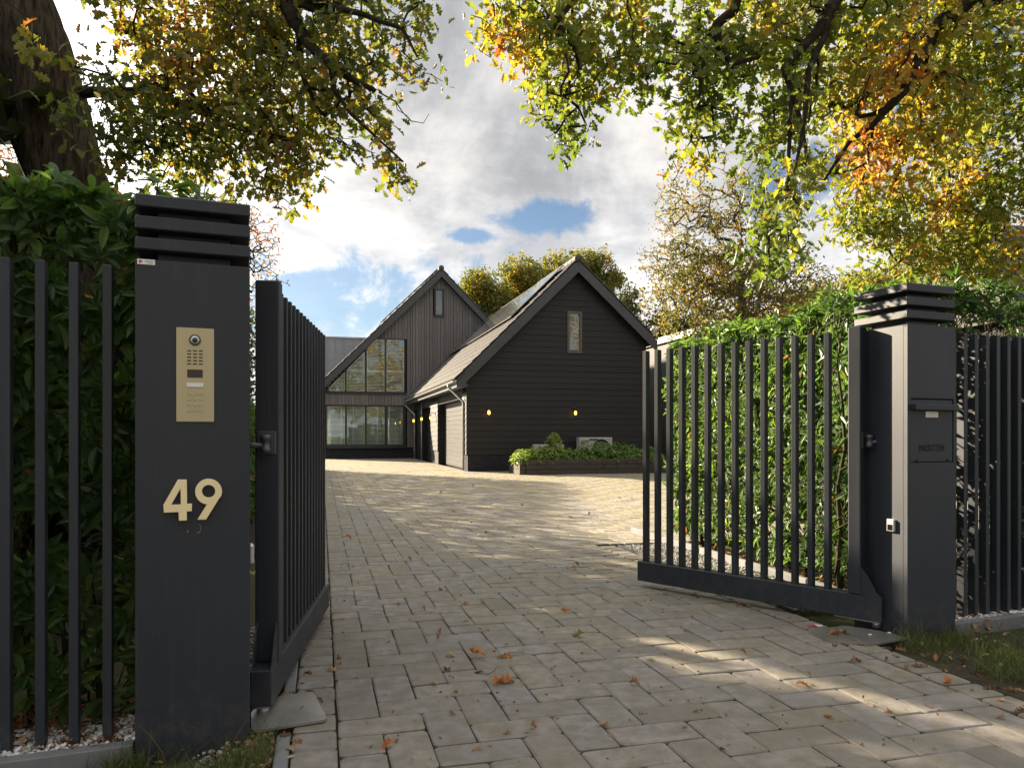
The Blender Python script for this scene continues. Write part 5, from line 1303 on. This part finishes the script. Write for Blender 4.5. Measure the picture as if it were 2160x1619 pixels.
def tree(label, base, height, blobs, trunk_r, ntips, per, spread, size, tmpl, leafmat, base_t, barkmat=GREYBARK, step=.35, amp=.22, group=None, name='tree', lean=(0, 0), limbs_extra=(), droop=0.2, jit=0.15, r0=.006):
    t = thing(name, label, 'tree', base, 0, group)
    k = [(0, 0, -.1, trunk_r * 1.2), (lean[0] * .3, lean[1] * .3, height * .25, trunk_r), (lean[0] * .7, lean[1] * .7, height * .5, trunk_r * .7), (lean[0], lean[1], height * .8, trunk_r * .3)]
    link('trunk', MB().tube([q[:3] for q in k], [q[3] for q in k], 14).mesh('trunk', True), barkmat, t)
    tips = blob_points(blobs, 1.0); tips = tips[rng.permutation(len(tips))]
    vol = sum(b[3] * b[5] * (b[6] if len(b) > 6 else 1) for b in blobs); tips = blob_points(blobs, ntips / (vol * PI))
    X, par, rad, ti, nl = grow([k] + list(limbs_extra), tips, step, .3, r0, .45, r0 * .7)
    link('branches', wood_mesh('branches', X, par, rad, 5), barkmat, t)
    leaf_cloud('crown', tmpl, tips, per, spread, size, cluster_tint(tips, .8 / spread * .3, base_t, amp), leafmat, t, jit, droop)
    return t
def rel(b, blobs): return [(x - b[0], y - b[1], z) + tuple(r) for x, y, z, *r in blobs]
# hawthorn-like tree behind the right hedge
b0 = (5.9, 19.0, 0)
BH = [(1480, 480, 90, 90, 0, .55), (1420, 430, 50, 70, 0, .4), (1560, 440, 110, 80, 0, .5), (1450, 380, 60, 30, 0, .3), (1530, 380, 60, 40, 0, .3), (1640, 440, 60, 60, 0, .35), (1480, 570, 120, 70, 0, 1.3), (1560, 600, 150, 80, 0, 1.3), (1430, 640, 90, 45, -.3, 1.2), (1660, 580, 90, 70, 0, .6), (1720, 600, 50, 40, 0, .3), (1390, 540, 50, 30, 0, .5), (1440, 680, 70, 22, -1.5, .9), (1600, 660, 120, 50, 0, 1.1), (1700, 640, 60, 40, 0, .6)]
tree('tall loose tree with fine twigs and small brown-pink leaves behind the sunlit hedge', b0, 8.0, rel(b0, blobs_px(BH, 19.0, 1.5)), .16, 1500, 11, .24, .080, SMALL, HAW, .36, GREYBARK, .22, .25, droop=.1, r0=.006)
for (lb, px, top, dep, blb, n_, bt) in (
    ('yellowing oak behind the main gable, left of the trio beyond the roofs', 1030, 570, 62, [(1020, 610, 50, 42), (1050, 640, 50, 40), (990, 610, 25, 30), (1010, 660, 40, 40)], 330, .35),
    ('taller yellow oak rising between the two gables', 1110, 545, 64, [(1095, 580, 40, 40), (1125, 600, 40, 40), (1090, 630, 40, 45)], 300, .45),
    ('broad golden oak directly behind the garage ridge', 1230, 530, 66, [(1190, 560, 55, 34), (1250, 555, 50, 34), (1290, 590, 28, 28), (1200, 600, 80, 60), (1270, 610, 45, 50)], 460, .45)):
    b_ = (ray(px, dep), dep, 0)
    tree(lb, b_, EYE + (HY - top) / F_PX * dep * .9, rel(b_, blobs_px(blb, dep, 2.2)), .45, n_, 26, .55, .26, SMALL, OAK_FAR, bt, OAKBARK, .6, .20, 'oaks beyond the roofs', 'oak_tree', r0=.012, jit=.18)
b_ = (ray(1335, 40), 42, 0)
tree('small dark green tree beyond the right slope of the garage roof', b_, 8.5, rel(b_, blobs_px([(1335, 640, 32, 32), (1320, 690, 40, 40), (1400, 700, 60, 45), (1480, 700, 60, 45)], 42, 2.0)), .25, 260, 26, .5, .22, SMALL, DARKL, .6, GREYBARK, .5)
for (lb, px, dep, blb, n_, lm, bt) in (
    ('pale green-yellow tree behind the right hedge, left of the parcel pillar', 1740, 26, [(1740, 640, 80, 45), (1700, 680, 60, 40), (1800, 660, 60, 40), (1850, 600, 60, 35)], 330, HAW, .25),
    ('dark shrubby tree behind the outbuilding and the hedge', 1560, 30, [(1560, 690, 90, 30), (1640, 700, 80, 40), (1500, 720, 60, 30)], 240, DARKL, .7)):
    b_ = (ray(px, dep), dep, 0); tree(lb, b_, 4.5, rel(b_, blobs_px(blb, dep, 1.5)), .15, n_, 24, .35, .14, SMALL, lm, bt, GREYBARK, .4)
# thin reddish tree glimpsed between the left pillar and its gate leaf
b_ = (ray(480, 13), 13, 0)
tree('thin bare-twigged tree with a few red leaves behind the left pillar', b_, 5.2, rel(b_, blobs_px([(545, 490, 55, 50, 0, .8), (520, 560, 60, 60, 0, .8), (560, 540, 40, 40, 0, .6), (480, 480, 60, 60), (500, 640, 50, 60, 0, .6), (600, 590, 40, 14, -1.5, .35)], 13, .8)), .07, 420, 2, .16, .06, SMALL, HAW, .85, TWIG, .16, .2, r0=.0035)
b_ = (ray(10, 12), 12, 0)
tree('thin tree with reddish twigs at the left edge beyond the oak trunk', b_, 5.2, rel(b_, blobs_px([(20, 330, 70, 70, 0, .8), (-60, 300, 80, 80), (30, 420, 60, 50)], 12, .8)), .08, 260, 3, .16, .07, SMALL, HAW, .8, TWIG, .18, .2, r0=.0035)

# evergreen hedge added out of view, left, to throw shade across the drive
eh = thing('shade_hedge', 'tall dark evergreen hedge added unseen on the left to shade the drive', 'hedge', (0, 0, 0))
pos = []
A_, B_ = np.array([-4.4, 4.4]), np.array([-12.0, 33.0])
def eh_h(s, y):
    c = (A_ + (B_ - A_) * s); cc = c[0] * .643 + c[1] * .766
    if 3.68 < cc < 4.80: return 0.6  # gap shaped to let a strip of sun reach the near paving
    if y < 6.4: return 4.6
    if y < 9.4: return 3.5
    return (5.0 if y < 14 else 4.6) + 0.2 * noise.noise(Vector((s * 14, 0, 0))) + max(0, (y - 18.0)) * 0.16
while len(pos) < 24000:
    s = random.random(); c = A_ + (B_ - A_) * s; h = eh_h(s, c[1]); z = random.random() * 8
    if z > h: continue
    if not (c[1] > 13.5 and z > 2.2) and random.random() < .38: continue
    pos.append((c[0] + random.gauss(0, .35), c[1] + random.gauss(0, .12), z))
pos = np.array(pos); n = len(pos); lsz = np.where((pos[:, 1] > 13.5) & (pos[:, 2] > 2.2), 0.175, 0.46)
V, Fc, at_ = scatter(SMALL[0], SMALL[1], pos, frames(rdir(n) + [0, 0, .5], rdir(n)), lsz * (0.7 + .6 * rng.random(n)), rng.random(n))
o_ = link('foliage', np_mesh('foliage', V, Fc, attr=at_), DARKL, eh); o_['kind'] = 'stuff'
m = MB()
for k in range(40):
    s = (k + .5) / 40; c = A_ + (B_ - A_) * s; m.tube([(c[0], c[1], -.1), (c[0], c[1], eh_h(s, c[1]) * .85)], [.08, .02], 6)
m.build('stems', GREYBARK, eh, kind='stuff')
# trees across the street, behind the viewer: they are what the windows mirror
for k, (x, y, h, r, bt) in enumerate(((6, -21, 17, 4.6, .5), (15, -23, 19, 5.2, .75), (24, -20, 20, 5.2, .6), (33, -22, 21, 5.4, .8), (42, -19, 21, 5.6, .7), (-6, -24, 16, 4.6, .6))):
    b_ = (x, y, 0); tree(('yellow', 'golden', 'green', 'amber', 'olive', 'lime')[k] + ' street tree on the far side of the road behind the viewer', b_, h, [(0, 0, h * .72, r, r, h * .28), (r * .5, 0, h * .45, r * .8, r * .8, h * .22), (-r * .5, .5, h * .4, r * .8, r * .8, h * .2)],   .3, 200, 40, .9, .30, SMALL, OAK_FAR, bt, OAKBARK, .9, .2, 'street trees across the road', 'street_tree')

# ------------------------------------------------------------------ grass, litter and fallen leaves
BLADE = (np.array([(-.5, 0, 0), (.5, 0, 0), (-.38, .35, .03), (.38, .35, .03), (-.22, .7, .14), (.22, .7, .14), (0, 1, .32)]), np.array([(0, 1, 3), (0, 3, 2), (2, 3, 5), (2, 5, 4), (4, 5, 6)]))
def grass(label_pts, lean=0.5, hgt=0.10, wid=0.0035):
    P = np.array(label_pts); n = len(P); yd = rdir(n) * lean; yd[:, 2] = np.abs(yd[:, 2]) + .6; nd = rdir(n); nd[:, 2] = -.3
    h = hgt * (0.4 + 0.9 * rng.random(n)); s = np.stack([np.full(n, wid) * (.7 + .6 * rng.random(n)), h, h * 1.6], 1)
    tn = np.clip(.45 + .3 * rng.normal(size=n), 0, 1)
    V, Fc, at_ = scatter(BLADE[0], BLADE[1], P, frames(yd, nd), s, tn)
    return np_mesh('grass', V, Fc, attr=at_)
def tufts(n, rect, tuft_r=.05, per=45, dens=.0):
    out = []
    while len(out) < n * per:
        c = rect(); 
        if noise.noise(Vector((c[0] * 2.5, c[1] * 2.5, 0))) < dens: continue
        for _ in range(per): out.append((c[0] + random.gauss(0, tuft_r), c[1] + random.gauss(0, tuft_r), c[2]))
    return out
def rl():
    q = LW(OL, random.uniform(-.12, .62), random.uniform(-.62, -.02)); 
    return (q.x, q.y, -.035)
def rl2():
    q = LW(OL, random.uniform(-1.6, -.1), random.uniform(-.9, -.05)); return (q.x, q.y, -.045)
def rr3():
    while True:
        q = LW(OR, random.uniform(-.15, 3.2), random.uniform(-1.6, .02)); e = q - E0
        if e.dot(Fv) > 3.66: return (q.x, q.y, -.04)
pts = [p for p in tufts(110, rl) if (Vector((p[0], p[1], 0)) - E0).dot(Fv) < -.30] + tufts(110, rl2) + tufts(420, rr3, .06, 50, -.15) + [(LW(OR, -.06 + random.gauss(0, .03), -.05 + random.gauss(0, .03)).to_tuple()) for _ in range(30)]
g_ = link('grass', grass(pts), GRASS, kind='stuff')
long_ = [rl() for _ in range(120)] + [rr3() for _ in range(420)] + [tuple(LW(OR, random.gauss(.02, .05), random.gauss(-.06, .03))) for _ in range(25)]
long_ = [p for p in long_ if (Vector((p[0], p[1], 0)) - E0).dot(Fv) < -.30 or (Vector((p[0], p[1], 0)) - E0).dot(Fv) > 3.62]
link('long_grass', grass(long_, .9, .20, .003), GRASS, kind='stuff')
def dry_leaves(name, pts, size, tmpl=OAKT_S, tilt=.45, mat=DRY):
    P = np.array(pts); n = len(P); yd = rdir(n); yd[:, 2] *= tilt * .5; nd = rdir(n) * tilt + [0, 0, 1]
    V, Fc, at_ = scatter(tmpl[0] * [1, 1, 2.2], tmpl[1], P, frames(yd, nd), size * (.5 + .8 * rng.random(n)), rng.random(n)); o = link(name, np_mesh(name, V, Fc, attr=at_), mat, kind='stuff'); return o
lit = [tuple(LW(OL, random.uniform(-1.5, .0), random.uniform(.10, .75), random.uniform(0.01, .05))) for _ in range(900)]
lit += [tuple(LW(OR, random.uniform(.46, 3.0), random.uniform(.10, .75), random.uniform(0.01, .05))) for _ in range(700)]
lit += [tuple(LW(OL, random.uniform(-1.6, .1), random.uniform(-.8, -.0), random.uniform(-.04, .0))) for _ in range(90)]
lit += [tuple(EW(random.uniform(3.6, 5.2), random.uniform(-1.2, 1.3), random.uniform(-.04, -.01))) for _ in range(260)]
lit += [tuple(EW(random.uniform(3.66, 4.4), random.uniform(1.2, 5.2), random.uniform(0, .02))) for _ in range(60)] + [tuple(EW(random.uniform(4.3, 4.7), random.uniform(1.2, 5.6), random.uniform(0, .03))) for _ in range(260)]
lit += [tuple(EW(3.42 + abs(random.gauss(0, .10)), random.uniform(-1.5, 1.4), .006)) for _ in range(70)] + [tuple(EW(random.gauss(-.18, .05), random.uniform(-.2, 5), .006)) for _ in range(60)]
dry_leaves('leaf_litter', lit, .060)
chips = [tuple(EW(random.uniform(0, 3.5), random.uniform(-.6, 5.5), .003)) for _ in range(420)] + [tuple(EW(random.uniform(0, 9), random.uniform(5.6, 20), .003)) for _ in range(500)]
dry_leaves('leaf_fragments', chips, .022, SMALL, .5)
hk = [tuple(ground(random.gauss(560, 45), random.gauss(1572, 22), random.uniform(-.03, .0))) for _ in range(420)]
hk = [p for p in hk if (Vector((p[0], p[1], 0)) - E0).dot(Fv) < -.29 and LW(OL, 0, 0) is not None and (Vector((p[0], p[1], 0)) - OL).dot(Nv) < -.0 or ((Vector((p[0], p[1], 0)) - OL).dot(Sv) > PWD + .01 and (Vector((p[0], p[1], 0)) - E0).dot(Fv) < -.29)]
pebbles('beech_husks', mat_pebble('husk_brown', (0.10, 0.06, 0.035), (0.36, 0.24, 0.16)), hk, .0115, .4, .7)
hk2 = [tuple(EW(random.uniform(-.62, -.29), random.uniform(.1, 2.6), random.uniform(-.05, -.02))) for _ in range(1500)]
pebbles('grey_gravel', PEB_G, hk2, .009)

def curled(seed, curl=.5):
    r = random.Random(seed); v = OAKT[0].copy(); v[:, 2] = v[:, 2] * 1.5 + curl * (np.abs(v[:, 0]) ** 1.5) * 2 + .12 * np.sin(v[:, 1] * 5 + seed) + .04 * np.array([r.uniform(-1, 1) for _ in v])
    return v
cl = []
for s in range(6):
    for q, tv in enumerate((.15, .45, .7)):
        me = np_mesh('fallen_leaf', curled(s, r_ if (r_ := .3 + .12 * s) else .4), OAKT[1], attr=np.full(len(OAKT[0]), tv)); me.materials.append(DRY); cl.append(me)
def fallen(label, px, py, size, rz, mat=None, seed=0, tilt=(0, 0), group=None, zoff=.006, me=None):
    p = ground(px, py); 
    if me is None: me = np_mesh('fallen_leaf', curled(seed, .45), OAKT[1], attr=np.full(len(OAKT[0]), random.random())); me.materials.append(mat or DRY)
    o = link('fallen_leaf', me, None, None, (p.x, p.y, zoff), (tilt[0], tilt[1], rz)); o.scale = (size, size, size); tag(o, label, 'leaf', group); return o
big = [('large orange leaf with a raised tip on the near paving', 1022, 1391, .125, 1.2, ORANGE_LEAF, 1, (.7, .1)), ('orange leaf lying beside the one with the raised tip', 1050, 1388, .10, -1.3, ORANGE_LEAF, 2, (.1, .4)),
       ('large flat orange leaf nearest the viewer on the paving', 1040, 1442, .125, -1.25, ORANGE_LEAF, 3, (.1, .35)), ('second orange leaf overlapping the flat one', 1062, 1436, .11, 2.6, ORANGE_LEAF, 4, (.3, -.2)),
       ('pale curled leaf left of the orange leaves', 935, 1386, .075, -1.4, DRY, 5, (.2, .3)), ('light brown leaf below the pale curled one', 948, 1418, .075, .4, DRY, 6, (.1, 0)), ('dark crumpled leaf near the joint left of the large flat leaf', 924, 1447, .055, .9, DRY, 7, (.3, 0)),
       ('small pale leaf between the two orange pairs', 1020, 1418, .05, 1.9, DRY, 8, (.2, 0)), ('green leaf lying on the paving right of the centre', 1206, 1343, .095, -1.1, GREEN_LEAF, 9, (.25, .2)), ('narrow orange leaf at the bottom left of the paving', 803, 1581, .065, -.6, ORANGE_LEAF, 10, (.5, .6)),
       ('reddish leaf standing up on the paving near the left gate', 742, 1139, .11, 1.3, ORANGE_LEAF, 11, (.7, 0)), ('brown leaf on the left joint line by the cover plate', 688, 1416, .07, -1.5, DRY, 12, (.1, .3)), ('rust leaf in the middle of the drive', 988, 1277, .075, .6, ORANGE_LEAF, 13, (.3, 0)),
       ('rust leaf right of the middle of the drive', 1203, 1291, .085, 1.0, ORANGE_LEAF, 14, (.3, 0)), ('rust leaf in a small group further up the drive', 1214, 1200, .08, .3, ORANGE_LEAF, 15, (.4, 0)), ('red-brown leaf above the small group on the drive', 1222, 1192, .08, 2.3, DRY, 16, (.5, 0)),
       ('tan oak leaf in front of the right cover plate', 1740, 1340, .11, -1.45, DRY, 17, (.1, .1)), ('tan oak leaf below the right cover plate', 1792, 1397, .085, -1.3, DRY, 18, (.1, .1)), ('brown leaf in the sunlit strip of paving', 1680, 1447, .075, -1.2, ORANGE_LEAF, 19, (.2, 0)), ('orange-brown leaf on shaded paving below the sunlit strip', 1757, 1518, .06, .3, ORANGE_LEAF, 20, (.2, 0)),
       ('brown leaf at the edge of the sunlit strip by the right verge', 1990, 1443, .085, -1.0, ORANGE_LEAF, 21, (.3, 0)), ('small brown leaf on the paving by the right verge', 1908, 1412, .06, -.8, DRY, 22, (.3, 0)), ('brown leaf under the bottom rail of the right gate leaf', 1476, 1262, .08, .8, DRY, 23, (.3, 0)), ('tan leaf near the rail of the right gate leaf', 1553, 1279, .075, -1.2, DRY, 24, (.2, 0))]
for lb, px, py, s, rz, mt, sd, tl_ in big: fallen(lb, px, py, s, rz, mt, sd, tl_)
m = MB(); m.tube([tuple(ground(x, y, z)) for x, y, z in ((1048, 1388, .01), (1062, 1380, .02), (1080, 1374, .022), (1108, 1376, .01))], [.0018, .0016, .0014, .0012], 5)
tag(m.build('leaf_stalk', TWIG), 'thin curved twig beside the large orange leaves', 'twig')
m = MB(); m.tube([tuple(ground(x, y, z)) for x, y, z in ((1000, 1417, .006), (1030, 1421, .012), (1042, 1414, .02), (1051, 1402, .03))], [.002, .0018, .0015, .001], 5)
tag(m.build('leaf_stalk', TWIG), 'thin twig between the two pairs of orange leaves', 'twig')
rf = random.Random(21); k = 0
while k < 120:
    px, py = rf.uniform(690, 2150), 985 + 600 * rf.random() ** 1.5
    p = ground(px, py); e = Vector((p.x, p.y, 0)) - E0; u, v = e.dot(Fv), e.dot(Dv)
    if not (0 < u < 3.5 if v < 5.6 else 0 < u < 14) or v > 26: continue
    fallen('small dry leaf scattered on the paved drive', px, py, rf.uniform(.025, .065) * (1.0 if py > 1100 else 1.5), rf.uniform(0, 6.3), group='small dry leaves scattered on the drive', tilt=(rf.gauss(0, .4), rf.gauss(0, .4)), me=cl[rf.randrange(len(cl))]); k += 1
# scraps by the right cover plate
m = MB(); p = ground(1712, 1322); 
for k in range(9): m.cbox(-.03 + .007 * k, -.02 + .007 * k, random.uniform(-.012, 0), random.uniform(.004, .014), .0, random.uniform(.004, .012), .001)
w_ = m.build('wrapper', RED, None, loc=(p.x, p.y, .004)); tag(w_, 'crumpled red and white sweet wrapper by the right cover plate', 'wrapper')
m = MB()
for k in range(6): m.cbox(.034 + .007 * k, .043 + .007 * k, random.uniform(-.006, .004), random.uniform(.008, .02), .0, random.uniform(.005, .014), .001)
m.build('wrapper_end', PLAST, w_)
for px, py, lb in ((1835, 1338, 'white scrap on the right cover plate nearest the pivot'), (1876, 1334, 'white scrap at the foot of the right pillar')):
    p = ground(px, py, .010); tag(MB().cbox(-.012, .012, -.006, .006, 0, .006, .002).build('paper_scrap', PLAST, None, loc=p), lb, 'scrap')
print('objects', len(bpy.data.objects), 'tris', sum(sum(len(p.vertices) - 2 for p in o.data.polygons) for o in bpy.data.objects if o.type == 'MESH' and o.get('kind') == 'stuff'))
